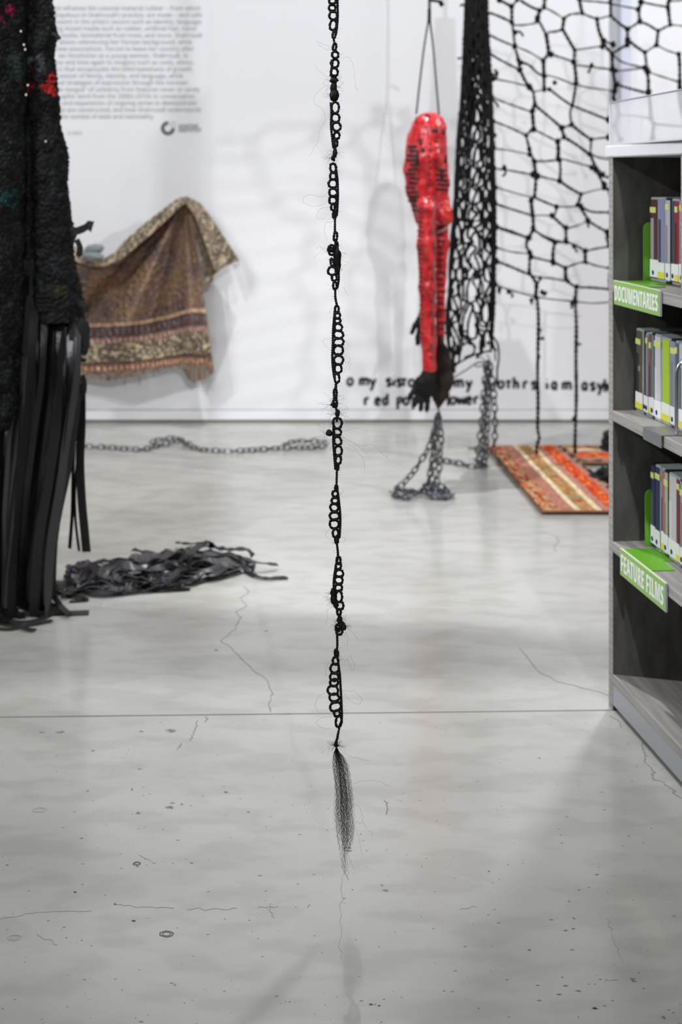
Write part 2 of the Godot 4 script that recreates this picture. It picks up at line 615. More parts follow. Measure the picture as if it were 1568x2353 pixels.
func floor_marks():
	var f := get_node("floor")
	var cracks := [
		[559, 1347, 575, 1360, 551, 1373, 568, 1392, 542, 1405, 553, 1418, 540, 1446, 507, 1472, 538, 1494, 580, 1540, 612, 1560, 628, 1590, 620, 1612, 621, 1636],
		[454, 1655, 450, 1676, 441, 1690, 438, 1702], [418, 1708, 408, 1722], [476, 1646, 473, 1660],
		[1195, 1488, 1212, 1510, 1235, 1540, 1280, 1566, 1340, 1580, 1400, 1598],
		[1402, 1644, 1412, 1650, 1425, 1658, 1428, 1672],
		[1476, 1706, 1480, 1732, 1485, 1737, 1481, 1753, 1507, 1774, 1500, 1779, 1501, 1789, 1521, 1796, 1538, 1808, 1552, 1815, 1551, 1823, 1566, 1834],
		[264, 2077, 300, 2081, 350, 2085, 400, 2087], [428, 2089, 500, 2089, 545, 2088], [592, 2085, 640, 2082],
		[82, 2147, 105, 2157, 132, 2171], [1395, 2110, 1404, 2140, 1418, 2180, 1432, 2212],
		[785, 2015, 784, 2080, 785, 2140, 783, 2200], [620, 2075, 622, 2094, 630, 2110],  # the first run paints the hanging chain's faint shadow as a line
		[885, 1838, 892, 1855, 888, 1872], [1248, 1222, 1278, 1230, 1285, 1246, 1272, 1258, 1280, 1268], [0, 2112, 60, 2100, 130, 2095, 210, 2093],
		[1056, 2086, 1095, 2084], [1390, 2254, 1420, 2250], [318, 1966, 350, 1980, 357, 1985]]
	var rough := noise(2.0, 5, 2)
	for c in cracks:
		var p := PackedVector3Array()
		for i in range(0, c.size(), 2): p.append(on_floor(c[i], c[i + 1], 0.0003))
		var q := PackedVector3Array()
		for i in p.size() - 1:
			for k in 5:
				var t := p[i].lerp(p[i + 1], k / 5.0)
				var u := (p[i + 1] - p[i]).normalized()
				q.append(t + Vector3(-u.z, 0, u.x) * rough.get_noise_2d(t.x * 80, t.z * 80) * 0.006)
		q.append(p[p.size() - 1])
		var m := MB.new()
		var w := PackedFloat32Array(); var s := PackedVector3Array()
		for i in q.size():
			var u := (q[min(i + 1, q.size() - 1)] - q[max(i - 1, 0)]).normalized()
			w.append((0.0009 + 0.0010 * rng.randf()) * (1.5 if c[1] < 1900 else 0.6))
			s.append(Vector3(-u.z, 0, u.x))
		m.strap(q, s, w, 0.0003)
		part("floor_line", m, M.floor_line if c[1] < 1900 else M.scratch_and_shade, f)
	# pocks and filled bolt holes: place, half width, half height on the frame, tone, ring
	var pocks := [[383, 2146, 17, 7, 1, 1], [33, 2154, 17, 7, 0, 1], [315, 1984, 9, 4, 1, 1], [316, 1991, 5, 2, 1, 0], [92, 1861, 19, 6, 0, 1], [390, 1855, 12, 4, 1, 0],
		[396, 1845, 6, 1.5, 1, 0], [418, 1848, 4, 2, 1, 0], [318, 1868, 7, 3, 1, 0], [395, 1679, 15, 4, 1, 0], [325, 1681, 7, 2, 1, 0], [140, 1682, 12, 3, 1, 0], [95, 1683, 8, 2, 1, 0], [214, 1725, 5, 2, 1, 0],
		[202, 1817, 4, 2, 1, 0], [322, 1767, 5, 2, 1, 0], [303, 1814, 4, 3, 1, 0], [520, 1820, 6, 3, 1, 0], [189, 1926, 6, 2, 1, 0], [16, 1988, 5, 2, 1, 0], [173, 2050, 5, 2, 2, 0], [307, 2116, 5, 2.5, 2, 0],
		[264, 2077, 4, 1.8, 2, 0], [886, 2046, 10, 3, 1, 0], [878, 2034, 4, 2, 1, 0], [1124, 2002, 3, 1.5, 2, 0], [853, 2308, 6, 2.2, 2, 0], [872, 2311, 4, 1.5, 2, 0], [883, 2296, 3, 1.5, 1, 0], [1367, 2317, 8, 3, 2, 0], [1455, 2252, 8, 6, 1, 0],
		[1218, 2183, 5, 3, 1, 0], [1372, 2010, 6, 2, 1, 0], [1240, 1742, 4, 2, 1, 0], [571, 1866, 4, 2, 1, 0], [1318, 2110, 4, 2, 1, 0], [1300, 2138, 6, 2, 1, 0], [1318, 2134, 4, 2, 1, 0], [1300, 2265, 7, 2, 1, 0],
		[1330, 2277, 8, 2.5, 1, 0], [1285, 2285, 9, 2, 1, 0], [1236, 2264, 6, 1.5, 1, 0], [497, 1494, 5, 2.5, 1, 0], [612, 1450, 4, 2, 1, 0], [1526, 2338, 6, 4, 1, 0], [598, 2012, 6, 1.5, 1, 0], [440, 1983, 5, 1.5, 1, 0], [16, 2136, 2, 1, 1, 0],
		[800, 1955, 12, 2, 1, 0], [803, 1948, 9, 2, 1, 0]]
	for k in pocks:
		var m := MB.new()
		var c := on_floor(k[0], k[1], 0.0002)
		var d: float = F * EYE / (k[1] - CY)
		var rx: float = k[2] * d / F
		var rz: float = k[3] * d * d / (F * EYE)
		if k[5] == 1:
			for g in [1.0, 0.62]:
				var loop := PackedVector3Array()
				for i in 26:
					var b := TAU * i / 26
					var r: float = g * (0.9 + 0.22 * rough.get_noise_2d(cos(b) * 40 + k[0], sin(b) * 40))
					loop.append(c + Vector3(cos(b) * rx * r, 0, sin(b) * rz * r))
				m.tube(loop, 0.0012 if g == 1.0 else 0.0007, 4, true, false, Vector2(1, 0.3))
		else:
			var centre := m.add(c + Vector3(0, 0.0004, 0))
			for i in 18:
				var b := TAU * i / 18
				var r: float = 0.8 + 0.7 * rough.get_noise_2d(cos(b) * 30 + k[0], sin(b) * 30 + k[1])
				m.add(c + Vector3(cos(b) * rx * r, 0, sin(b) * rz * r))
			for i in 18: m.tri(centre, centre + 1 + i, centre + 1 + (i + 1) % 18)
		part("stain", m, [M.stain_pale, M.stain, M.stain_dark][k[4]], f)
	# fine specks too small to count, thickest towards the viewer
	var sp := MB.new()
	for i in 900:
		var x := rng.randf_range(-0.7, 1.2)
		var z := -1.3 - 0.95 * pow(rng.randf(), 1.6)
		var r := rng.randf_range(0.0004, 0.0014)
		var c := Vector3(x, 0.0004, z)
		var sx := rng.randf_range(1.0, 3.0)
		var b := sp.add(c)
		for q in 6:
			var g := TAU * q / 6
			sp.add(c + Vector3(cos(g) * r * sx, -0.0003, sin(g) * r))
		for q in 6: sp.tri(b, b + 1 + q, b + 1 + (q + 1) % 6)
	stuff(part("specks", sp, M.stain, f))

# ---------------------------------------------------------------- writing on the wall
func line_of_text(s: String, em: float, depth: float, bold := false, sans := "Droid Sans") -> TextMesh:
	var t := TextMesh.new()
	var fnt := SystemFont.new()
	fnt.font_names = PackedStringArray([sans])
	if bold: fnt.font_weight = 700
	t.font = fnt
	t.text = s
	t.font_size = 64
	t.pixel_size = em / 64.0
	t.depth = depth
	t.curve_step = 4.0
	return t

func wall_writing():
	var z := -WALL + 0.001
	var rows := [
		["and reframes the colonial material rubber – from which", 462], ["ubiquitous in Shahroudi's practice, are made – and calls", 465], ["present in the artist's oeuvre such as identity, language,", 466],
		["using mixed media such as rubber, artificial hair, hand-", 455], ["s books, biomaterial from trees, and more, Shahroudi", 465], ["ations referencing her Persian background, while", 442],
		["new associations. Forced to leave her country after", 446], ["ian Revolution as a young woman, Shahroudi, in", 433], ["me and time again to imagery such as roots, stems,", 446],
		["ics that encapsulate the bittersweetness of growth,", 445], ["ression of family, identity, and language, while", 421], ["onal strategies of expression through the German", 432],
		["her tongue” of unlearny from features never or rarely", 460], ["graphic work from the 2000s-2010s in conversation", 448], ["s and expansions of ongoing series to demonstrate", 452],
		["how are constructed, and how Shahroudi understands", 463], ["in the context of exile and nationality.", 356]]
	var o := thing("wall_text", "block of small grey printed text on the white wall behind the black figure", "wall text", at(300, 280, WALL))
	for i in rows.size():
		var t := line_of_text(rows[i][0], 0.0300, 0.001)
		t.horizontal_alignment = HORIZONTAL_ALIGNMENT_RIGHT
		var e := at(rows[i][1], 19 + 15.55 * i, WALL)
		place("text_line", t, M.print, o, Transform3D(Basis(), Vector3(e.x, e.y, z)))
	var u := line_of_text("in 2023", 0.022, 0.001)
	var e2 := at(172, 306, WALL)
	place("text_line", u, M.print, o, Transform3D(Basis(), Vector3(e2.x, e2.y, z)))
	# the round emblem with two lines of lettering beside it
	var g := thing("wall_emblem", "dark grey round emblem with lettering below the printed wall text", "emblem", at(405, 308, WALL))
	var m := MB.new()
	var c := at(386, 295, WALL)
	for k in 40:
		var a0 := lerpf(-0.05, TAU - 1.45, k / 40.0)
		var a1 := lerpf(-0.05, TAU - 1.45, (k + 1) / 40.0)
		var pa := Vector3(cos(a0), -sin(a0), 0); var pb := Vector3(cos(a1), -sin(a1), 0)
		var r0 := 0.017; var r1 := 0.035
		m.flat4(c + pa * r0 + Vector3(0, 0, 0.001), c + pa * r1 + Vector3(0, 0, 0.001), c + pb * r1 + Vector3(0, 0, 0.001), c + pb * r0 + Vector3(0, 0, 0.001), Vector3.BACK)
	part("ring", m, mat(Color(0.36, 0.36, 0.37), 0.8), g)
	m = MB.new()
	var c2 := at(398, 286, WALL) + Vector3(0, 0, 0.001)
	var loop := PackedVector3Array()
	for k in 20: loop.append(c2 + Vector3(cos(TAU * k / 20), sin(TAU * k / 20), 0) * 0.011)
	m.tube(loop, 0.0038, 4, true, false, Vector2(1, 0.3))
	part("small_ring", m, M.print, g)
	for k in 2:
		var t := line_of_text(["GOETHE", "INSTITUT"][k], 0.026, 0.001, true)
		t.horizontal_alignment = HORIZONTAL_ALIGNMENT_LEFT
		var p := at(410, 290 + 9.5 * k, WALL)
		place("lettering", t, mat(Color(0.38, 0.38, 0.39), 0.8), g, Transform3D(Basis(), Vector3(p.x, p.y, z)))
	# handwriting in black paint: strokes on a unit square, baseline at 0, x height 1
	var glyph := {
		"o": [[0.5, 1, 0.1, 0.8, 0, 0.4, 0.3, 0, 0.7, 0.1, 0.95, 0.5, 0.8, 0.9, 0.5, 1]],
		"m": [[0, 0, 0, 1], [0, 0.7, 0.25, 1, 0.45, 0.8, 0.45, 0], [0.45, 0.7, 0.75, 1, 0.95, 0.8, 1, 0]],
		"y": [[0, 1, 0.4, 0.2], [1, 1, 0.5, 0, 0.15, -0.7]],
		"s": [[0.9, 0.9, 0.4, 1, 0.1, 0.75, 0.5, 0.5, 0.85, 0.25, 0.5, 0, 0.05, 0.1]],
		"i": [[0.3, 0, 0.3, 0.9], [0.3, 1.35, 0.32, 1.42]],
		"t": [[0.45, 1.2, 0.45, 0], [0, 0.95, 0.95, 1.0]],
		"r": [[0.1, 0, 0.1, 1], [0.1, 0.6, 0.4, 0.95, 0.8, 0.95]],
		"h": [[0.05, 0, 0.05, 1.6], [0.05, 0.6, 0.4, 0.95, 0.75, 0.7, 0.8, 0]],
		"a": [[0.85, 0.85, 0.4, 1, 0.05, 0.5, 0.35, 0, 0.8, 0.35], [0.85, 1, 0.85, 0.1, 1, 0]],
		"l": [[0.2, 1.6, 0.2, 0, 0.4, 0]],
		"u": [[0, 1, 0.05, 0.2, 0.4, 0, 0.8, 0.4], [0.85, 1, 0.85, 0]],
		"e": [[0.05, 0.5, 0.9, 0.6, 0.6, 1, 0.15, 0.8, 0.1, 0.2, 0.5, 0, 0.9, 0.15]],
		"d": [[0.85, 1.6, 0.85, 0], [0.85, 0.8, 0.35, 0.95, 0.05, 0.45, 0.4, 0, 0.85, 0.3]],
		"p": [[0.1, 1, 0.1, -0.7], [0.1, 0.9, 0.7, 1, 0.85, 0.5, 0.1, 0.3]],
		"f": [[0.75, 1.5, 0.4, 1.5, 0.3, 0], [0, 0.8, 0.7, 0.85]],
		"w": [[0, 1, 0.2, 0, 0.5, 0.8, 0.8, 0, 1, 1]],
		"b": [[0.1, 1.6, 0.1, 0, 0.7, 0, 0.85, 0.5, 0.1, 0.8]]}
	var words := [["omysistorsmybrothrsiamasylum", [799, 828, 851, 888, 902, 912, 923, 940, 960, 978, 1046, 1072, 1118, 1136, 1146, 1163, 1181, 1203, 1222, 1254, 1268, 1294, 1338, 1357, 1374, 1388, 1397, 1413], 885.0, 0.020, 12.5],
		["redpopflowers", [838, 862, 880, 913, 928, 948, 1012, 1028, 1036, 1052, 1072, 1090, 1106], 931.0, -0.01, 12.5]]
	var hand := thing("wall_lettering", "hand-painted black lettering in two lines low on the white wall", "lettering", at(1100, 935, WALL))
	for wd in words:
		for i in wd[0].length():
			var ch: String = wd[0][i]
			var x0: float = wd[1][i]
			var size: float = wd[4] * (1.45 if ch == "m" or ch == "w" else 1.0)
			var mb := MB.new()
			for st in glyph[ch]:
				var p := PackedVector3Array()
				for k in range(0, st.size(), 2):
					p.append(at(x0 + st[k] * size, wd[2] + (x0 - 800) * wd[3] - st[k + 1] * 16.0, WALL) + Vector3(0, 0, 0.001))
				var sm := smooth(p, 4)
				var rad := PackedFloat32Array()
				for k in sm.size(): rad.append(0.0065 + 0.0016 * rng.randf())
				mb.tube(sm, rad, 8, false, true, Vector2(1, 1))
			# press the brush strokes flat against the wall
			for k in mb.v.size(): mb.v[k].z = -WALL + (mb.v[k].z + WALL) * 0.12 + 0.0005
			part("letter", mb, M.ink, hand)

# ---------------------------------------------------------------- the library shelf
var C0 := Vector3((1408 - CX) * 2.287 / F, 0, -2.287)      # inner far corner of the unit on the floor
var U := Vector3(0.0591, 0, 1.0).normalized()               # along the unit, towards the viewer
var W := Vector3(1.0, 0, -0.0591).normalized()              # into the unit
const Y := Vector3.UP
const SHELF_TOPS := [0.981, 0.685, 0.386]

func sh(u: float, y: float, w: float) -> Vector3:
	return C0 + U * u + Y * y + W * w

# how far along the unit something w deep inside it appears at that column of the frame
func along(px: float, w: float) -> float:
	var k := (px - CX) / F
	var p := C0 + W * w
	return (-k * p.z - p.x) / (U.x + k * U.z)

func bx(mb: MB, u0: float, u1: float, y0: float, y1: float, w0: float, w1: float, e := 0.0012):
	mb.box(sh(u0, y0, w0), W * (w1 - w0), Y * (y1 - y0), U * (u1 - u0), e)

func shelf_unit():
	var o := thing("library_shelf", "grey wood-grain library shelf unit with white top at the right edge", "shelf", C0)
	var m := MB.new()
	bx(m, -0.018, 0.0, 0.0, 1.263, 0.002, 0.335)
	part("end_panel", m, M.dark_wood, o)
	m = MB.new()
	bx(m, -0.0185, 0.0005, 0.0, 1.263, 0.0, 0.002, 0.0005)
	part("edge_band", m, M.wood, o)
	m = MB.new()
	bx(m, 0.9, 0.918, 0.0, 1.263, 0.0, 0.335)
	part("end_panel", m, M.dark_wood, o)
	m = MB.new()
	bx(m, 0.0, 0.9, 0.0, 1.263, 0.322, 0.334)
	part("back_panel", m, M.dark_wood, o)
	for y in SHELF_TOPS:
		m = MB.new()
		bx(m, 0.0, 0.9, y - 0.024, y, 0.0, 0.32)
		part("shelf_board", m, M.wood, o)
	# base shelf, tipped back a little, over a plain toe board
	m = MB.new()
	m.box(sh(0.0, 0.061, 0.0), W * 0.32 - Y * 0.042, Y * 0.022, U * 0.9, 0.0012)
	part("base_board", m, M.wood, o)
	m = MB.new()
	bx(m, -0.0182, 0.9, 0.012, 0.0605, 0.001, 0.014)
	part("toe_board", m, M.plinth, o)
	for u in [0.02, 0.86]:
		m = MB.new()
		m.lathe(sh(u, 0.0, 0.03), [[0.0, 0.0], [0.014, 0.0], [0.014, 0.006], [0.006, 0.008], [0.006, 0.02], [0.0, 0.02]], 16)
		part("foot", m, M.chrome, o)
	m = MB.new()
	bx(m, -0.026, 0.926, 1.263, 1.290, -0.006, 0.345, 0.003)
	part("top_board", m, M.white_top, o)
	m = MB.new()
	bx(m, along(1564.5, 0.0), along(1564.5, 0.0) + 0.016, 0.981, 1.263, 0.0, 0.32)
	part("divider", m, M.wood, o)
	# the header sign holder of milky acrylic standing on the top board
	var h := thing("sign_holder", "milky clear acrylic sign holder standing on the white shelf top", "sign holder", sh(-0.02, 1.29, 0.0))
	var dir := Vector3(-0.010, 0, 1.0).normalized()
	var nrm := Vector3(1.0, 0, 0.010).normalized()
	var b := Vector3(0.934, 1.2905, -2.304)
	m = MB.new()
	m.box(b, nrm * 0.003, Y * 0.097, dir * 0.62, 0.0008)
	part("panel", m, M.acrylic, h)
	m = MB.new()
	m.box(b - nrm * 0.0015 + Y * 0.097, nrm * 0.006, Y * 0.003, dir * 0.62, 0.0008)
	part("top_rim", m, mat(Color(0.66, 0.66, 0.69), 0.3), h)
	m = MB.new()
	m.box(b - nrm * 0.0015 - dir * 0.003, nrm * 0.006, Y * 0.10, dir * 0.003, 0.0008)
	part("side_rim", m, mat(Color(0.86, 0.86, 0.88), 0.3), h)
	m = MB.new()
	m.box(b + nrm * 0.0032, nrm * 0.05, Y * 0.004, dir * 0.62, 0.001)
	part("foot_plate", m, mat(Color(0.80, 0.80, 0.83), 0.3), h)
	# the two green signs
	green_sign("DOCUMENTARIES", 1413.5, 1518.0, 0.9832, 0.9305, 0.981, 1479.0, 1534.0, 0.066, 0.134, along(1494, 0.080) - 0.003, "under the top shelf of the unit")
	green_sign("FEATURE FILMS", 1428.0, 1531.0, 0.3885, 0.3300, 0.386, 1497.0, 1555.0, 0.058, 0.128, along(1496, 0.07) - 0.003, "on the lowest raised shelf of the unit")
	# wire book support with its metal label clip on the middle shelf
	var s := thing("wire_bookend", "chrome wire bookend rising from the front of the middle shelf", "bookend", sh(0.23, 0.685, 0.03))
	m = MB.new()
	var u1 := along(1527, 0.0)
	var loop := PackedVector3Array()
	for q in [[0.028, 0.6880], [0.028, 0.80], [0.030, 0.822], [0.040, 0.838], [0.058, 0.846], [0.11, 0.846], [0.128, 0.838], [0.138, 0.822], [0.14, 0.80], [0.14, 0.6880]]: loop.append(sh(u1 - 0.004, q[1], q[0]))
	m.tube(smooth(loop, 4), 0.0034, 10)
	part("wire_loop", m, M.chrome, s)
	m = MB.new()
	bx(m, along(1485, 0.0), u1, 0.6855, 0.6868, -0.004, 0.046, 0.0004)
	part("base_plate", m, M.brushed, s)
	m = MB.new()
	bx(m, along(1485, 0.0), u1, 0.6600, 0.6875, -0.0065, -0.0042, 0.0006)
	part("label_clip", m, M.brushed, s)

func green_sign(words: String, p0: float, p1: float, y1: float, y0: float, top: float, n0: float, n1: float, wu: float, high: float, uu: float, where: String):
	var u0 := along(p0, -0.004)
	var u1 := along(p1, -0.004)
	var o := thing("bookend_sign", "green bookend sign lettered %s in white %s" % [words, where], "sign", sh(u0, y0, -0.004), "green shelf signs")
	var m := MB.new()
	bx(m, u0, u1, y0, y1, -0.0065, -0.0025, 0.0008)
	var board := part("sign_board", m, M.sign_green, o)
	m = MB.new()
	bx(m, u1, u1 + 0.003, y0, y1, -0.0065, -0.0015, 0.0006)
	part("end_cap", m, mat(Color(0.62, 0.63, 0.68), 0.4), o)
	m = MB.new()
	bx(m, u0, u1 + 0.003, y1, y1 + 0.0016, -0.0068, -0.0018, 0.0004)
	part("top_edge", m, mat(Color(0.86, 0.91, 0.76), 0.4), o)
	# the plate that lies on the shelf, with a notch in its near corner
	var un := along(n0, 0.0)
	var wn := (n1 - n0) / F * 2.1
	m = MB.new()
	bx(m, u0 + 0.002, un, top + 0.0004, top + 0.0020, -0.0025, wn, 0.0004)
	part("plate", m, M.green, o)
	m = MB.new()
	bx(m, u0 + 0.002, un - 0.05, top + 0.0004, top + 0.0020, wn, wn + 0.035, 0.0004)
	part("plate", m, M.green, o)
	# the upright that holds the row, with round top corners
	m = MB.new()
	var w1 := wu + 0.115
	var arc := PackedVector3Array()
	for k in 9:
		var g := PI - PI / 2 * k / 8
		arc.append(sh(uu, top + high - 0.014 + sin(g) * 0.014, wu + 0.014 + cos(g) * 0.014))
	for k in 9:
		var g := PI / 2 - PI / 2 * k / 8
		arc.append(sh(uu, top + high - 0.014 + sin(g) * 0.014, w1 - 0.014 + cos(g) * 0.014))
	arc.append(sh(uu, top + 0.002, w1))
	arc.append(sh(uu, top + 0.002, wu))
	var c := sh(uu, top + high * 0.5, (wu + w1) / 2)
	var th := U * 0.0016
	for k in arc.size():
		var a := arc[k]; var b := arc[(k + 1) % arc.size()]
		m.tri_face(c + th, b + th, a + th)
		m.tri_face(c, a, b)
		m.flat4(a, b, b + th, a + th, (a + b) * 0.5 - c)
	part("upright", m, M.green, o)
	var t := line_of_text(words, 0.05, 0.0006, true)
	t.horizontal_alignment = HORIZONTAL_ALIGNMENT_LEFT
	var box := t.get_aabb()
	var wide := (u1 - u0) * 0.945 / box.size.x
	var tall := (y1 - y0) * 0.66 / box.size.y
	var b := Basis(U * wide, Y * tall, U.cross(Y))
	var mid := sh((u0 + u1) / 2, (y0 + y1) / 2, -0.0068)
	place("lettering", t, M.white, board, Transform3D(b, mid - b * box.get_center()))

func discs():
	var names := ["top shelf", "middle shelf", "lowest raised shelf"]
	# column where each case starts, its colours top to bottom on the spine, and words for it
	var rows := [
		[0.080, [[1494, "5a3a40", "dark maroon"], [1513, "8f8fb4", "lilac grey"], [1529, "b9b6c6", "pale lilac"], [1541, "4a4b56", "slate grey"], [1551, "a5182c", "bright red"], [1561, "8d8aa0", "mauve grey"], [1574]]],
		[0.049, [[1462, "5c5747", "dull olive"], [1478.5, "35383c", "charcoal"], [1484.5, "8c8d8c", "mid grey"], [1491, "8a4a50", "dusty red"], [1497, "6c8483", "grey teal"], [1504, "c9c8cb", "silver white"], [1520, "a9c832", "lime green"], [1539.5, "8b92a0", "blue grey"], [1552, "55617a", "steel blue"], [1560, "b9c2c4", "pale grey"], [1573]]],
		[0.07, [[1496, "3c3a58", "dark purple"], [1506, "39405c", "navy blue"], [1518, "b0747c", "dusty pink"], [1525, "b5b099", "beige"], [1535, "c5c6c4", "white"], [1555, "7b2530", "crimson"], [1563, "7fa6a5", "sea green"], [1575]]]]
	var ordinals := ["first", "second", "third", "fourth", "fifth", "sixth", "seventh", "eighth", "ninth", "tenth"]
	var clear := mat(Color(0.62, 0.66, 0.66), 0.22)
	var black_case := mat(Color(0.10, 0.10, 0.105), 0.3)
	var lime := mat(Color(0.82, 0.86, 0.50), 0.5)
	var yellow := mat(Color(0.88, 0.86, 0.30), 0.5)
	var blue := mat(Color(0.16, 0.27, 0.62), 0.5)
	for r in 3:
		var w: float = rows[r][0]
		var top: float = SHELF_TOPS[r] + (0.0025 if r != 1 else 0.0005)
		var list: Array = rows[r][1]
		for i in list.size() - 1:
			var u0 := along(list[i][0], w) + 0.0004
			var u1 := along(list[i + 1][0], w) - 0.0004
			var tall := 0.1905 - 0.003 * rng.randf()
			var ww := w + 0.003 * rng.randf()
			var o := thing("disc_case", "%s spined disc case, %s from the far end on the %s" % [list[i][2], ordinals[i], names[r]], "disc case", sh(u0, top, ww), "disc cases on the " + names[r])
			var m := MB.new()
			bx(m, u0, u1, top, top + tall, ww, ww + 0.135, 0.0022)
			part("case", m, clear if (i + r) % 3 != 2 else black_case, o)
			var e := (u1 - u0) * 0.09
			m = MB.new()
			bx(m, u0 + e, u1 - e, top + 0.006, top + tall - 0.005, ww - 0.0009, ww - 0.0001, 0.0003)
			var sleeve := part("spine_sleeve", m, mat(Color.html(list[i][1]), 0.35), o)
			# a second tone on some sleeves
			if (i * 7 + r * 3) % 4 != 1:
				m = MB.new()
				var c := Color.html(list[i][1]).lerp([Color(0.85, 0.85, 0.88), Color(0.12, 0.12, 0.16), Color(0.5, 0.45, 0.45)][(i + r) % 3], 0.6)
				var f := rng.randf_range(0.45, 0.6)
				bx(m, u0 + e, lerpf(u0, u1, 0.45), top + 0.045, top + tall * f + 0.03, ww - 0.0013, ww - 0.0009, 0.0002)
				part("sleeve_stripe", m, mat(c, 0.4), sleeve)
			if (i * 3 + r) % 5 < 3:
				m = MB.new()
				var lift := 0.004 * (i % 3)
				bx(m, u0 + 0.0003, lerpf(u0, u1, 0.97 if i % 2 else 0.7), top + 0.154 + lift, top + 0.167 + lift, ww - 0.0018, ww - 0.0003, 0.0003)
				part("top_label", m, lime, o)
			m = MB.new()
			bx(m, u0 + 0.0002, u1 - 0.0002, top + 0.009, top + 0.044 + 0.006 * rng.randf(), ww - 0.0018, ww - 0.0003, 0.0003)
			part("bottom_label", m, M.white, o)
			m = MB.new()
			if (i + r) % 3 == 1:
				bx(m, u0 + 0.0002, u1 - 0.0002, top + 0.009, top + 0.024, ww - 0.0022, ww - 0.0017, 0.0002)
				part("yellow_band", m, yellow, o)
			else:
				var cc := sh(lerpf(u0, u1, 0.4), top + 0.019, ww - 0.002)
				var rr := minf(0.0045, (u1 - u0) * 0.4)
				for k in 14:
					var a := TAU * k / 14; var b := TAU * (k + 1) / 14
					m.flat4(cc, cc + U * cos(a) * rr + Y * sin(a) * rr * 1.3, cc + U * cos(b) * rr + Y * sin(b) * rr * 1.3, cc, -W)
					m.tri_face(cc, cc + U * cos(b) * rr + Y * sin(b) * rr * 1.3, cc + U * cos(a) * rr + Y * sin(a) * rr * 1.3)
				part("blue_dot", m, blue, o)
			if r == 1 and i == 0:
				var t := line_of_text("B", 0.016, 0.0003, true)
				place("lettering", t, mat(Color(0.62, 0.6, 0.52), 0.5), sleeve, Transform3D(Basis(U, Y, U.cross(Y)), sh((u0 + u1) / 2, top + 0.10, ww - 0.0012)))

# ---------------------------------------------------------------- black woven rubber figure
func width_at(tab: Array, y: float) -> Vector2:
	for i in range(0, tab.size() - 3, 3):
		if y <= tab[i + 3]:
			var k := clampf((y - tab[i]) / (tab[i + 3] - tab[i]), 0, 1)
			return Vector2(lerpf(tab[i + 1], tab[i + 4], k), lerpf(tab[i + 2], tab[i + 5], k))
	var n := tab.size()
	return Vector2(tab[n - 2], tab[n - 1])

func woven(tab: Array, d: float, y0: float, y1: float, spots: Array, ragged: float) -> MB:
	var mb := MB.new()
	var lump := noise(9.0, 90, 2)
	var scale := d / F
	var cell := 0.0135
	var mid := width_at(tab, (y0 + y1) / 2)
	var cols := int(TAU * (mid.y - mid.x) * 0.5 * scale / cell / 2) * 2
	var rws := int((y1 - y0) * scale / cell)
	var per := 4
	var tints := []
	for i in cols * rws:
		var g := rng.randf()
		var c := Color(0.0075, 0.0078, 0.0078) * (0.6 + 1.8 * g * g)
		if rng.randf() < 0.05: c = Color(0.014, 0.019, 0.017)
		if rng.randf() < 0.05: c = Color(0.022, 0.022, 0.024)
		tints.append(c)
	var nx := cols * per; var ny := rws * per
	for j in ny + 1:
		var py := lerpf(y0, y1, float(j) / ny)
		var e := width_at(tab, py)
		var r := (e.y - e.x) * 0.5 * scale
		var c := at((e.x + e.y) * 0.5, py, d)
		for i in nx + 1:
			var a := TAU * i / nx
			var dir := Vector3(sin(a), 0, cos(a))
			var row := mini(j / per, rws - 1)
			var q0 := c + dir * r
			var fu := float(i) / per + (0.5 if row % 2 else 0.0) + 0.55 * lump.get_noise_3d(q0.x * 5, q0.y * 5, q0.z * 5)
			var fv := float(j) / per + 0.9 * lump.get_noise_3d(q0.x * 4 + 40, q0.y * 4, q0.z * 4)
			var k := absf(sin(PI * fu)) * absf(sin(PI * fv))
			var col := posmod(int(floorf(fu)), cols)
			row = clampi(int(floorf(fv)), 0, rws - 1)
			var q := c + dir * r
			var off := lump.get_noise_3d(q.x, q.y * 0.7, q.z) * 0.013 + (pow(k, 0.6) - 0.5) * (0.004 + 0.006 * fposmod(tints[row * cols + col].r * 4441.0, 1.0)) + ragged * 0.5 * lump.get_noise_3d(q.x * 6, q.y * 6, q.z * 6)
			mb.tint = tints[row * cols + col]
			if dir.z > -0.2:
				var px := q.x * F / -q.z + CX
				for s in spots:
					var m: float = Vector2(px - s[0], (py - s[1]) * 0.7).length() / s[2]
					if m < 1.0 and (tints[row * cols + col].r * 7919.0 - floorf(tints[row * cols + col].r * 7919.0)) > m * 0.75: mb.tint = s[3]
			if k < 0.25: mb.tint = mb.tint * Color(0.6, 0.6, 0.6)  # grooves between stitches tinted darker, crease shade put into the colour
			mb.add(c + dir * (r + off))
	for j in ny:
		for i in nx:
			var p := j * (nx + 1) + i
			mb.quad(p + nx + 1, p + nx + 2, p + 1, p)
	return mb

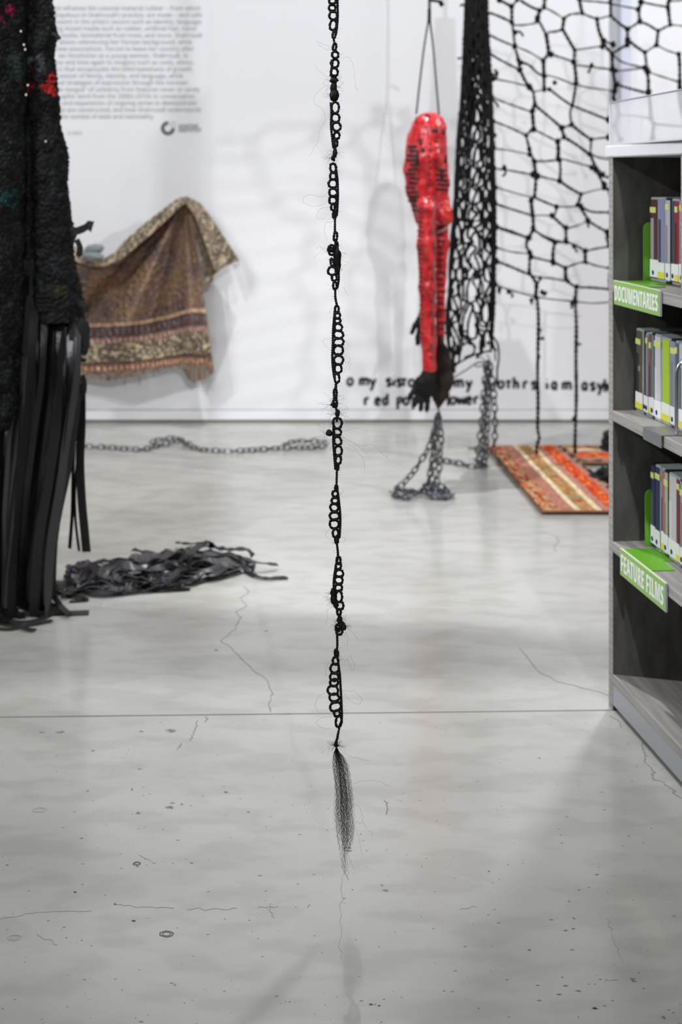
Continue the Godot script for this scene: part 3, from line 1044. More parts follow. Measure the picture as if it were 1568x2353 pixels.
func woven_figure():
	var o := thing("rubber_figure", "tall black figure of knitted and hanging rubber straps at the left edge", "sculpture", at(60, 1370, 2.92))
	var A := [-80, -104, 52, 300, -100, 58, 600, -92, 56, 800, -80, 50, 1000, -60, 40]
	var B := [-80, 58, 114, 0, 59, 116, 100, 62, 127, 200, 66, 135, 300, 68, 145, 400, 70, 155, 500, 72, 163, 560, 72, 166, 650, 78, 182, 740, 84, 192]
	part("knitted_body", woven(A, 2.90, -80, 980, [[28, 30, 11, Color(0.26, 0.010, 0.07)], [4, 54, 11, Color(0.22, 0.01, 0.065)], [18, 452, 26, Color(0.008, 0.045, 0.040)], [38, 160, 22, Color(0.018, 0.035, 0.032)]], 0.0), M.knit, o, true)
	part("knitted_limb", woven(B, 2.95, -80, 735, [[115, 190, 16, Color(0.42, 0.016, 0.016)], [117, 212, 14, Color(0.38, 0.015, 0.015)], [100, 207, 9, Color(0.30, 0.015, 0.015)], [71, 202, 9, Color(0.45, 0.01, 0.01)], [95, 148, 14, Color(0.06, 0.06, 0.07)], [70, 142, 8, Color(0.10, 0.10, 0.11)], [142, 664, 16, Color(0.028, 0.030, 0.014)], [130, 430, 9, Color(0.008, 0.02, 0.022)]], 0.008), M.knit, o, true)
	var K := [-80, 40, 72, 740, 40, 84]
	part("knitted_limb", woven(K, 3.06, -80, 700, [], 0.0), M.knit, o, true)
	# threads that carry it, up to the ceiling
	for px in [-20, 88]:
		var c := MB.new()
		var a := at(px, -70, 2.93)
		c.tube(PackedVector3Array([a, Vector3(a.x, 3.8, a.z)]), 0.004, 6)
		part("hanging_cord", c, M.rubber, o)
	# small pale dots at the gap and on the limb
	for b in [[48, 72], [55, 103], [58, 114], [60, 218], [64, 196], [105, 325]]:
		var m := MB.new()
		m.blob(at(b[0], b[1], 2.80 if b[0] < 100 else 2.885), Vector3(0.0026, 0, 0), Vector3(0, 0.003, 0), Vector3(0, 0, 0.0026), noise(1, 1), 0.0, 6)
		part("pale_dot", m, M.white, o)
	# torn tongues and tags standing out of the knit
	for g in [[[158, 530, 176, 531, 194, 524, 203, 519, 213, 521], [0.026, 0.022, 0.020, 0.030, 0.036]], [[118, 76, 127, 79, 133, 84, 137, 91], [0.010, 0.012, 0.012, 0.010]],
		[[178, 700, 186, 696, 192, 699, 199, 706, 196, 716], [0.014, 0.016, 0.016, 0.018, 0.012]], [[182, 735, 192, 745, 197, 770, 197, 800, 190, 815], [0.022, 0.03, 0.022, 0.018, 0.01]],
		[[176, 550, 184, 570, 180, 590], [0.016, 0.018, 0.01]], [[188, 862, 194, 885, 192, 905, 186, 920], [0.016, 0.014, 0.010, 0.012]], [[180, 792, 192, 796, 203, 795], [0.012, 0.010, 0.006]], [[182, 824, 190, 828, 198, 826], [0.012, 0.01, 0.006]], [[150, 560, 165, 548, 172, 530], [0.02, 0.02, 0.02]]]:
		var p := smooth(pts(g[0], 2.92), 4)
		var w := PackedFloat32Array(); var s := PackedVector3Array()
		for i in p.size():
			w.append(g[1][mini(i / 4, g[1].size() - 1)])
			var t := (p[mini(i + 1, p.size() - 1)] - p[maxi(i - 1, 0)]).normalized()
			s.append(t.cross(Vector3(0.2, 0.1, 1).normalized()))
		var m := MB.new()
		m.strap(p, s, w, 0.003)
		part("torn_tag", m, M.rubber_dull, o)
	# straps hanging from the limbs to the floor
	var meander := noise(1.2, 77, 2)
	for i in 96:
		var k := rng.randf()
		var back := i % 3
		var x0 := lerpf(-70, 188, (i + rng.randf()) / 96.0)
		var y0 := rng.randf_range(600, 735) if x0 > 64 else rng.randf_range(680, 980)
		if back == 0 and x0 < 64: y0 = rng.randf_range(500, 700)
		var d0 := [3.04, 2.97, 2.88][back] as float
		d0 += rng.randf_range(-0.02, 0.02)
		var x1 := lerpf(-60, 112, (x0 + 70) / 258.0) + rng.randf_range(-22, 12)
		var x_mid := lerpf(x0, x1, 0.35) + (10 if x0 > 120 else 0)
		var d1 := d0 - 0.06 + rng.randf_range(-0.05, 0.06)
		var low := 0.004 + 0.02 * rng.randf()
		var p := PackedVector3Array(); var s := PackedVector3Array(); var w := PackedFloat32Array()
		var wide := rng.randf_range(0.013, 0.030)
		var tw := rng.randf_range(-1.1, 1.1)
		var tw2 := rng.randf_range(-1.0, 1.0)
		var start := at(x0, y0, d0)
		var n := 16
		for j in n + 1:
			var t := float(j) / n
			var d := lerpf(2.955 if x0 > 64 else 2.90, lerpf(d0, d1, t * t), smoothstep(0.0, 0.22, t))
			var y := lerpf(start.y, low, t)
			var px := lerpf(lerpf(x0, x_mid, minf(t * 2, 1)), x1, smoothstep(0.25, 1.0, t)) + 7.0 * meander.get_noise_2d(i * 9.0, t * 1.4)
			p.append(Vector3((px - CX) * d / F, y, -d))
			var a := tw + tw2 * t + 0.5 * meander.get_noise_2d(t * 2.0, i * 5.0)
			s.append(Vector3(cos(a), 0, sin(a)))
			w.append(wide)
		# the foot of the strap slides out on the floor
		var out := rng.randf_range(0.03, 0.12)
		var turn := rng.randf_range(-0.4, 1.2)
		p.append(p[n] + Vector3(cos(turn), 0, sin(turn)) * out * 0.5 - Vector3(0, low * 0.6, 0)); s.append(Vector3(-sin(turn), 0, cos(turn))); w.append(wide)
		p.append(p[n + 1] + Vector3(cos(turn), 0, sin(turn)) * out * 0.5); s.append(Vector3(-sin(turn), 0, cos(turn))); w.append(wide)
		var m := MB.new()
		m.strap(p, s, w, 0.0022)
		part("strap", m, [M.rubber, M.rubber, M.rubber_sheen, M.rubber_dull][rng.randi() % 4], o)
	# the stray straps at the right that end above the floor
	for g in [[[182, 860, 180, 960, 178, 1050, 172, 1130, 174, 1200, 182, 1266], 0.010, 2.95, 0.7], [[187, 880, 187, 980, 184, 1060, 188, 1150, 194, 1215, 199, 1268], 0.026, 2.93, 0.15], [[176, 850, 172, 980, 168, 1080, 166, 1180, 160, 1260], 0.012, 2.99, 0.6], [[187, 880, 187, 950, 188, 1040, 185, 1075], 0.008, 2.96, 0.3]]:
		var p := smooth(pts(g[0], g[2]), 5)
		var s := PackedVector3Array()
		for i in p.size(): s.append(Vector3(cos(g[3]), 0, sin(g[3])))
		var m := MB.new()
		m.strap(p, s, g[1], 0.002)
		part("strap", m, M.rubber, o)
	# ends lying on the floor in front
	for g in [[[-10, 1408, 30, 1428, 60, 1444, 82, 1447], 0.022], [[-10, 1430, 20, 1436, 60, 1436, 120, 1425], 0.018], [[10, 1425, 60, 1428, 110, 1418], 0.016], [[-20, 1442, 20, 1445, 44, 1441], 0.016], [[60, 1405, 110, 1405, 135, 1400], 0.02]]:
		var p := PackedVector3Array(); var s := PackedVector3Array()
		for i in range(0, g[0].size(), 2): p.append(on_floor(g[0][i], g[0][i + 1], 0.004))
		p = smooth(p, 4)
		for i in p.size():
			var t := p[mini(i + 1, p.size() - 1)] - p[maxi(i - 1, 0)]
			s.append(Vector3(-t.z, 0.2 * t.length(), t.x))
		var m := MB.new()
		m.strap(p, s, g[1], 0.002)
		part("strap", m, M.rubber_sheen, o)

func strap_pile():
	var o := thing("strap_pile", "heap of loose black rubber straps on the floor beside the black figure", "rubber straps", on_floor(380, 1330))
	var meander := noise(2.2, 17, 2)
	# the long ends that can be followed
	var fixed := [[[560, 1308, 580, 1320, 610, 1327, 662, 1327], 0.016, 0.006], [[480, 1268, 540, 1278, 590, 1292, 638, 1297], 0.018, 0.03], [[300, 1352, 360, 1356, 437, 1353], 0.018, 0.006], [[404, 1246, 440, 1249, 476, 1246], 0.014, 0.02],
		[[410, 1292, 440, 1268, 476, 1244, 490, 1256], 0.022, 0.075], [[470, 1252, 520, 1262, 566, 1262, 582, 1278], 0.024, 0.05], [[306, 1262, 330, 1268, 380, 1275, 420, 1262], 0.018, 0.055], [[150, 1302, 190, 1300, 240, 1288, 290, 1292], 0.02, 0.05],
		[[140, 1370, 180, 1372, 200, 1378, 160, 1382], 0.014, 0.004], [[150, 1350, 230, 1362, 300, 1356, 380, 1348], 0.024, 0.012]]
	for g in fixed:
		var p := PackedVector3Array(); var s := PackedVector3Array()
		for i in range(0, g[0].size(), 2): p.append(on_floor(g[0][i], g[0][i + 1], g[2] if i < g[0].size() - 2 else g[2] * 0.6))
		p = smooth(p, 5)
		for i in p.size():
			var t := (p[mini(i + 1, p.size() - 1)] - p[maxi(i - 1, 0)]).normalized()
			s.append(Vector3(-t.z, 0.7 * meander.get_noise_2d(i * 0.2, g[0][0]), t.x))
		var m := MB.new()
		m.strap(p, s, g[1], 0.0022)
		part("strap", m, M.rubber_sheen if int(g[0][1]) % 2 else M.rubber, o)
	for i in 66:
		var a0 := rng.randf_range(146, 400)
		var a1 := minf(a0 + rng.randf_range(130, 330), 560 + rng.randf_range(-20, 30))
		if i % 6 == 0: a1 = a0 + rng.randf_range(40, 90)
		var lane := rng.randf_range(-1, 1)
		var drift := rng.randf_range(-0.5, 0.5) + (rng.randf_range(-1.0, 1.0) if i % 6 == 0 else 0.0)
		var high := 0.075 * rng.randf() * (1.0 - 0.7 * absf(lane))
		var tilt := rng.randf_range(-0.9, 0.9)
		var wide := rng.randf_range(0.017, 0.030)
		var p := PackedVector3Array(); var s := PackedVector3Array()
		var n := 20
		for j in n + 1:
			var t := float(j) / n
			var px := lerpf(a0, a1, t)
			var k := clampf((px - 138) / 420.0, 0, 1)
			var mid := lerpf(1345, 1305, k)
			var half := 26.0 * (1.0 - pow(absf(k - 0.45) * 1.7, 2.0)) + 7.0
			var q := on_floor(px, mid + half * clampf(lane + drift * (t - 0.5) + 0.5 * meander.get_noise_2d(i * 7.0, t * 1.1), -1.1, 1.1), 0.0)
			q.y = maxf(0.003, high * sin(PI * clampf(t, 0.04, 0.96)) + 0.022 * meander.get_noise_2d(t * 1.8, i * 3.0))
			p.append(q)
		for j in n + 1:
			var d := (p[mini(j + 1, n)] - p[maxi(j - 1, 0)]).normalized()
			var a := tilt + 1.5 * meander.get_noise_2d(float(j) / n * 1.1 + 50, i * 11.0)
			s.append(Vector3(-d.z, 0, d.x) * cos(a) + Vector3.UP * sin(a))
		for j in p.size(): p[j].y = maxf(p[j].y, absf(s[j].normalized().y) * wide * 0.5 + 0.002)
		var m := MB.new()
		m.strap(p, s, wide, 0.0022)
		part("strap", m, [M.rubber, M.rubber_sheen, M.rubber_sheen][rng.randi() % 3], o)

# ---------------------------------------------------------------- the old rug hung on the wall
func rug_texture() -> ImageTexture:
	var n := 448
	var im := Image.create(n, n, false, Image.FORMAT_RGB8)
	var fine := noise(0.09, 101, 3)
	var broad := noise(0.012, 102, 3)
	var motif := noise(0.05, 103, 2, FastNoiseLite.TYPE_CELLULAR)
	for y in n:
		var d := (1.0 - float(y) / n) * 420.0
		for x in n:
			var f := fine.get_noise_2d(x, y)
			var b := broad.get_noise_2d(x, y)
			var c := Color(0.44, 0.365, 0.325)
			if d > 125:
				c = c.lerp(Color(0.47, 0.37, 0.29), clampf(b * 1.5 + 0.25, 0, 1)).lerp(Color(0.36, 0.30, 0.285), clampf(-b * 1.6, 0, 0.8))
				c = c.lerp(Color(0.60, 0.51, 0.44), clampf(motif.get_noise_2d(x * 0.8, y * 0.8) + 0.55, 0, 1) * 0.18)
			elif d > 118: c = Color(0.68, 0.56, 0.45)
			elif d > 92:
				c = Color(0.31, 0.26, 0.26)
				if absf(fmod(x * 0.96, 13.0) - 6.5) < 2.2 and d > 98 and d < 112: c = Color(0.46, 0.38, 0.36)
			elif d > 78:
				c = Color(0.47, 0.36, 0.34)
				if absf(fmod(x * 0.96, 11.0) - 5.5) < 2.4 and d > 81 and d < 89: c = Color(0.70, 0.60, 0.53)
			elif d > 36:
				c = Color(0.62, 0.57, 0.47)
				if absf(motif.get_noise_2d(x * 1.1, y * 1.1) + 0.62) < 0.13: c = Color(0.36, 0.31, 0.28)
				elif motif.get_noise_2d(x * 1.1 + 90, y * 1.1) > -0.35: c = Color(0.50, 0.42, 0.35)
			elif d > 30: c = Color(0.29, 0.23, 0.20)
			elif d > 14:
				c = Color(0.43, 0.32, 0.26)
				if absf(fmod(x * 0.96, 11.0) - 5.5) < 2.2 and d > 17 and d < 26: c = Color(0.68, 0.55, 0.45)
			else: c = Color(0.42, 0.37, 0.33)
			c = c * (1.12 + 0.30 * f)
			im.set_pixel(x, y, Color(clampf(c.r, 0, 1), clampf(c.g, 0, 1), clampf(c.b, 0, 1)))
	return ImageTexture.create_from_image(im)

func key(tab: Array, t: float) -> Array:
	for i in tab.size() - 1:
		if t <= tab[i + 1][0] or i == tab.size() - 2:
			var k := clampf((t - tab[i][0]) / (tab[i + 1][0] - tab[i][0]), 0, 1)
			var o := []
			for j in range(1, tab[i].size()): o.append(lerpf(tab[i][j], tab[i + 1][j], k))
			return o
	return []

func rug_relief(px: float, py: float) -> float:
	var dx := px - 425.0
	var dy := py - 450.0
	var r := sqrt(dx * dx + dy * dy)
	var a := atan2(dx, maxf(dy, 1.0))
	var amp := minf(r / 330.0, 1.0)
	var h := 0.05 * exp(-pow((a - 0.05) / 0.075, 2.0)) + 0.09 * exp(-pow((a + 0.43) / 0.08, 2.0)) - 0.06 * exp(-pow((a + 0.17) / 0.12, 2.0))
	h += -0.085 * exp(-pow((a + 0.66) / 0.13, 2.0)) + 0.02 * exp(-pow((a + 1.0) / 0.12, 2.0))
	h *= 1.9 * amp * (1.0 - 0.75 * smoothstep(720, 840, py))
	h += 0.018 * sin(px * 0.021 + 0.6) * smoothstep(520, 760, py)
	return 0.20 + h

func hung_rug():
	var o := thing("hung_rug", "worn brown patterned rug hung by its corners in folds on the white wall", "rug", at(320, 870, WALL - 0.08))
	var cloth := mat(Color(1, 1, 1), 0.95, 0.0, 0.2)
	cloth.albedo_texture = rug_texture()
	cloth.normal_enabled = true
	cloth.normal_texture = noise_tex(noise(0.12, 105, 2), 256, null, true, 6.0)
	cloth.normal_scale = 0.5
	var edge := [[0.0, 60, 556, 60, 866, 868], [0.12, 120, 572, 120, 868, 869], [0.25, 195, 590, 185, 868, 869], [0.36, 235, 600, 250, 875, 868], [0.48, 290, 566, 310, 866, 864], [0.60, 350, 512, 362, 853, 858], [0.70, 395, 474, 398, 843, 854], [0.76, 412, 461, 417, 845, 852], [0.81, 421, 456, 430, 868, 852], [0.88, 428, 454, 446, 882, 853], [0.94, 434, 456, 470, 869, 855], [1.0, 440, 468, 492, 857, 858]]
	var nu := 110; var nv := 80
	var g := PackedVector3Array(); var t := PackedVector2Array()
	var wob := noise(0.05, 108, 2)
	for j in nv:
		for i in nu:
			var u := float(i) / (nu - 1)
			var v := float(j) / (nv - 1)
			var k := key(edge, u)
			var px := lerpf(k[0], k[2], v)
			var py := lerpf(k[1], k[3], v) + (3.0 * wob.get_noise_2d(px * 2, 0) if j == nv - 1 else 0.0)
			g.append(at(px, py, WALL - rug_relief(px, py)))
			var stretch := 1.0 + 0.18 * smoothstep(0.5, 1.0, u)
			t.append(Vector2(u * 1.0, minf(1.0 - (k[4] - py) / 420.0 / stretch, 0.995)))
	var m := MB.new()
	m.sheet(g, nu, nv, t, 0.006)
	part("field", m, cloth, o)
	# the border folded over along the top, and the corner falling to the right
	var border := cloth.duplicate() as StandardMaterial3D
	var top := [[0.0, 60, 535, 60, 570], [0.2, 120, 556, 118, 590], [0.36, 178, 568, 176, 600], [0.44, 206, 586, 206, 611], [0.52, 236, 597, 238, 612], [0.60, 264, 578, 274, 598], [0.68, 300, 540, 308, 570], [0.80, 350, 499, 352, 533], [0.92, 400, 461, 394, 494], [0.97, 418, 452, 412, 474], [1.0, 432, 453, 424, 466]]
	strip(o, "top_border", top, border, 0.19, 0.275, 60, 6, 0.30)
	var fl := [[0.0, 428, 470, 426, 452], [0.3, 447, 496, 460, 469], [0.65, 470, 556, 505, 533], [1.0, 493, 623, 549, 599]]
	strip(o, "side_border", fl, border, 0.27, 0.14, 30, 8, 0.62)
	var inner := [[0.0, 440, 500, 446, 505], [0.3, 453, 545, 466, 548], [0.7, 463, 610, 482, 605], [1.0, 469, 657, 488, 647]]
	strip(o, "side_border", inner, border, 0.20, 0.14, 20, 5, 0.62)
	var under := [[0.0, 426, 462, 448, 485], [0.4, 446, 530, 474, 545], [1.0, 484, 640, 510, 614]]
	strip(o, "fold_lining", under, border, 0.10, 0.09, 12, 4, 0.96)
	# a few loose warp threads
	for q in [[288, 868, 286, 879, 289, 884], [320, 862, 321, 876, 319, 886], [352, 855, 354, 864], [545, 598, 549, 607, 546, 612], [540, 606, 541, 616], [200, 869, 199, 876]]:
		m = MB.new()
		m.tube(smooth(pts(q, WALL - 0.09), 3), 0.0022, 5)
		part("loose_thread", m, mat(Color(0.55, 0.48, 0.42), 0.9), o)
	m = MB.new()
	var nail := at(426, 461, WALL)
	m.tube(PackedVector3Array([nail, nail + Vector3(0, 0, 0.27)]), 0.004, 8)
	part("nail", m, M.steel, o)
	var st := thing("stone", "upper of two smooth grey stones resting in the sag of the hung rug", "stone", at(215, 583, WALL - 0.25))
	m = MB.new()
	m.blob(at(216, 573, WALL - 0.26), Vector3(0.042, 0.004, 0), Vector3(-0.002, 0.024, 0), Vector3(0, 0, 0.03), noise(0.03, 4, 2), 0.3)
	part("pebble", m, M.stone, st)
	st = thing("stone", "lower and flatter of two smooth grey stones in the sag of the hung rug", "stone", at(212, 596, WALL - 0.30))
	m = MB.new()
	m.blob(at(213, 589, WALL - 0.31), Vector3(0.052, -0.004, 0), Vector3(0.002, 0.018, 0), Vector3(0, 0, 0.03), noise(0.03, 9, 2), 0.3)
	part("pebble", m, M.stone, st)

# a band of cloth between two edges given on the frame; d0 and d1 are its distances from the wall at the two edges
func strip(o: Node3D, called: String, tab: Array, m: Material, d0: float, d1: float, nu: int, nv: int, vtex: float):
	var g := PackedVector3Array(); var t := PackedVector2Array()
	for j in nv:
		for i in nu:
			var u := float(i) / (nu - 1)
			var v := float(j) / (nv - 1)
			var k := key(tab, u)
			var swell := sin(v * PI) * 0.018
			g.append(at(lerpf(k[0], k[2], v), lerpf(k[1], k[3], v), WALL - lerpf(d0, d1, v) - swell))
			var b := 1.0 - (36.0 + 42.0 * v) / 420.0
			t.append(Vector2(u * 0.9, b if vtex < 0.9 else 1.0 - 20.0 / 420.0))
	var mb := MB.new()
	mb.sheet(g, nu, nv, t, 0.006)
	part(called, mb, m, o)

# ---------------------------------------------------------------- cords of knotted black yarn
func plied(m: MB, p: PackedVector3Array, r: float, twist: float, seed_: float, sides := 5):
	var fz := noise(20.0, 121, 2)
	var up := Vector3(0.1, 0.2, 1).normalized()
	for ply in 2:
		var q := PackedVector3Array(); var rad := PackedFloat32Array()
		var run := 0.0
		for i in p.size():
			if i > 0: run += p[i].distance_to(p[i - 1])
			var t := (p[mini(i + 1, p.size() - 1)] - p[maxi(i - 1, 0)]).normalized()
			var a := t.cross(up).normalized()
			var b := t.cross(a)
			var g := run / twist * TAU + PI * ply
			var k := 1.0 + 0.35 * fz.get_noise_3d(p[i].x + seed_, p[i].y, p[i].z)
			q.append(p[i] + (a * cos(g) + b * sin(g)) * r * 0.5)
			rad.append(r * 0.62 * k)
		m.tube(q, rad, sides)

func cord_part(called: String, path: PackedVector3Array, r: float, mt: Material, o: Node3D, step := 0.011) -> MeshInstance3D:
	var m := MB.new()
	var p := resample(path, step)
	if p.size() < 3: p = PackedVector3Array([path[0], path[0].lerp(path[path.size() - 1], 0.5), path[path.size() - 1]])
	p[p.size() - 1] = path[path.size() - 1]
	plied(m, p, r, r * 5.5, path[0].x * 7.0)
	return part(called, m, mt, o)

const TRUNK := [-90, 1073, 1117, 0, 1072, 1118, 100, 1067, 1121, 200, 1062, 1130, 280, 1056, 1133, 350, 1049, 1136, 430, 1046, 1138, 500, 1041, 1140, 560, 1036, 1140, 650, 1031, 1139, 720, 1028, 1133, 780, 1027, 1134, 870, 1036, 1142]

func net_trunk():
	var D := 4.2
	var o := thing("net_column", "dense black crocheted column with ragged holes, hanging right of the red figure", "sculpture", at(1085, 850, D))
	var n := 17
	var bump := noise(3.0, 131, 2)
	for i in n:
		var phi := TAU * i / n
		var front := cos(phi)
		var end := lerpf(862, 806, (sin(phi) + 1) / 2) + rng.randf_range(-10, 10)
		var path := PackedVector3Array()
		var rad := []
		var y := -90.0
		var row := 0
		var prev := y
		while y < end:
			var e := width_at(TRUNK, y)
			var half := (e.y - e.x) * 0.5
			var k := smoothstep(480, 640, y)
			var side := 1.0 if (row + i) % 2 == 0 else -1.0
			var off := side * (PI / n) * lerpf(0.40, 0.66, k)
			var a := phi + off + 0.05 * bump.get_noise_2d(i * 3.0, y * 0.01)
			if row > 0: path.append(at((e.x + e.y) * 0.5 + half * sin(a) * 0.97, lerpf(y, prev, 0.55), D - half * 0.45 * cos(a) * D / F)); rad.append(rad[rad.size() - 1])
			prev = y
			path.append(at((e.x + e.y) * 0.5 + half * sin(a) * 0.97, y, D - half * 0.45 * cos(a) * D / F))
			rad.append(lerpf(lerpf(0.0088, 0.0062, smoothstep(40, 360, y)), 0.0052, k))
			row += 1
			y += lerpf(36.0, 58.0, k) * rng.randf_range(0.65, 1.4) if row % 2 else lerpf(10.0, 14.0, k)
		var sm := smooth(path, 4)
		var rr := PackedFloat32Array()
		for j in sm.size(): rr.append(rad[mini(j / 4, rad.size() - 1)] * (1.0 + 0.45 * bump.get_noise_2d(i * 20.0, j * 0.9)))
		var m := MB.new()
		m.tube(sm, rr, 6)
		part("strand", m, M.yarn, o)
	# the thick selvedge at the right and the thin outer threads at the left
	for g in [[[1119, -60, 1121, 60, 1127, 170, 1130, 260, 1133, 350, 1136, 430, 1138, 520, 1137, 600, 1136, 680, 1133, 740, 1131, 790, 1140, 806], 0.0085], [[1116, -60, 1117, 80, 1123, 190, 1127, 290, 1130, 380, 1133, 470, 1133, 560, 1132, 640, 1131, 720, 1128, 775], 0.0085],
		[[1070, 0, 1066, 110, 1060, 220, 1052, 310, 1047, 400, 1043, 490, 1036, 560, 1034, 650, 1028, 700, 1026, 760, 1034, 820], 0.0055], [[1131, 772, 1144, 790, 1147, 822, 1143, 850, 1144, 885, 1150, 892], 0.0050], [[1129, 780, 1137, 800, 1139, 830], 0.0035],
		[[1026, 860, 1044, 842, 1068, 826, 1100, 812, 1130, 806], 0.0050], [[1042, 780, 1050, 800, 1043, 830, 1046, 856], 0.0055], [[1060, 795, 1078, 786, 1092, 797, 1086, 815, 1068, 822], 0.0065], [[1052, 772, 1056, 790, 1048, 806, 1040, 830], 0.0065]]:
		var path := smooth(pts(g[0], D - 0.07), 5)
		cord_part("selvedge", path, g[1], M.yarn, o, 0.014)
	# short ties across the wider meshes
	for g in [[1024, 712, 1052, 714], [1022, 765, 1040, 766], [1052, 758, 1075, 762], [1105, 745, 1110, 752, 1122, 744], [1045, 500, 1060, 505, 1072, 512], [1036, 596, 1060, 592], [1034, 640, 1055, 646, 1080, 640], [1060, 560, 1090, 556], [1066, 500, 1090, 508, 1120, 500], [1084, 715, 1100, 720]]:
		cord_part("tie", smooth(pts(g, D - 0.05), 4), 0.0055, M.yarn, o)
	for k in 26:
		var y := rng.randf_range(20, 800)
		var e := width_at(TRUNK, y)
		var a := rng.randf_range(-1.4, 1.4)
		var half := (e.y - e.x) * 0.5
		var m := MB.new()
		var s := rng.randf_range(0.006, 0.012)
		m.blob(at((e.x + e.y) * 0.5 + half * sin(a), y, D - half * 0.45 * cos(a) * D / F), Vector3(s, 0, 0), Vector3(0, s * 1.4, 0), Vector3(0, 0, s), noise(0.05, k, 2), 0.5, 5)
		part("knot", m, M.yarn, o)
	# little ends that stick out
	for g in [[1060, 134, 1052, 134], [1066, 10, 1058, 13], [1128, 168, 1137, 172, 1141, 164, 1136, 160], [1134, 306, 1140, 310, 1136, 316], [1134, 325, 1138, 330]]:
		var m := MB.new()
		m.tube(smooth(pts(g, D - 0.03), 3), 0.005, 5)
		part("loose_end", m, M.yarn, o)
	var c := MB.new()
	var a := at(1095, -85, D)
	c.tube(PackedVector3Array([a, Vector3(a.x, 3.8, a.z)]), 0.012, 8)
	part("hanging_cord", c, M.yarn, o)

func net_depth(px: float) -> float:
	return lerpf(4.22, 4.33, smoothstep(1120, 1240, px)) + 0.02 * sin(px * 0.02)

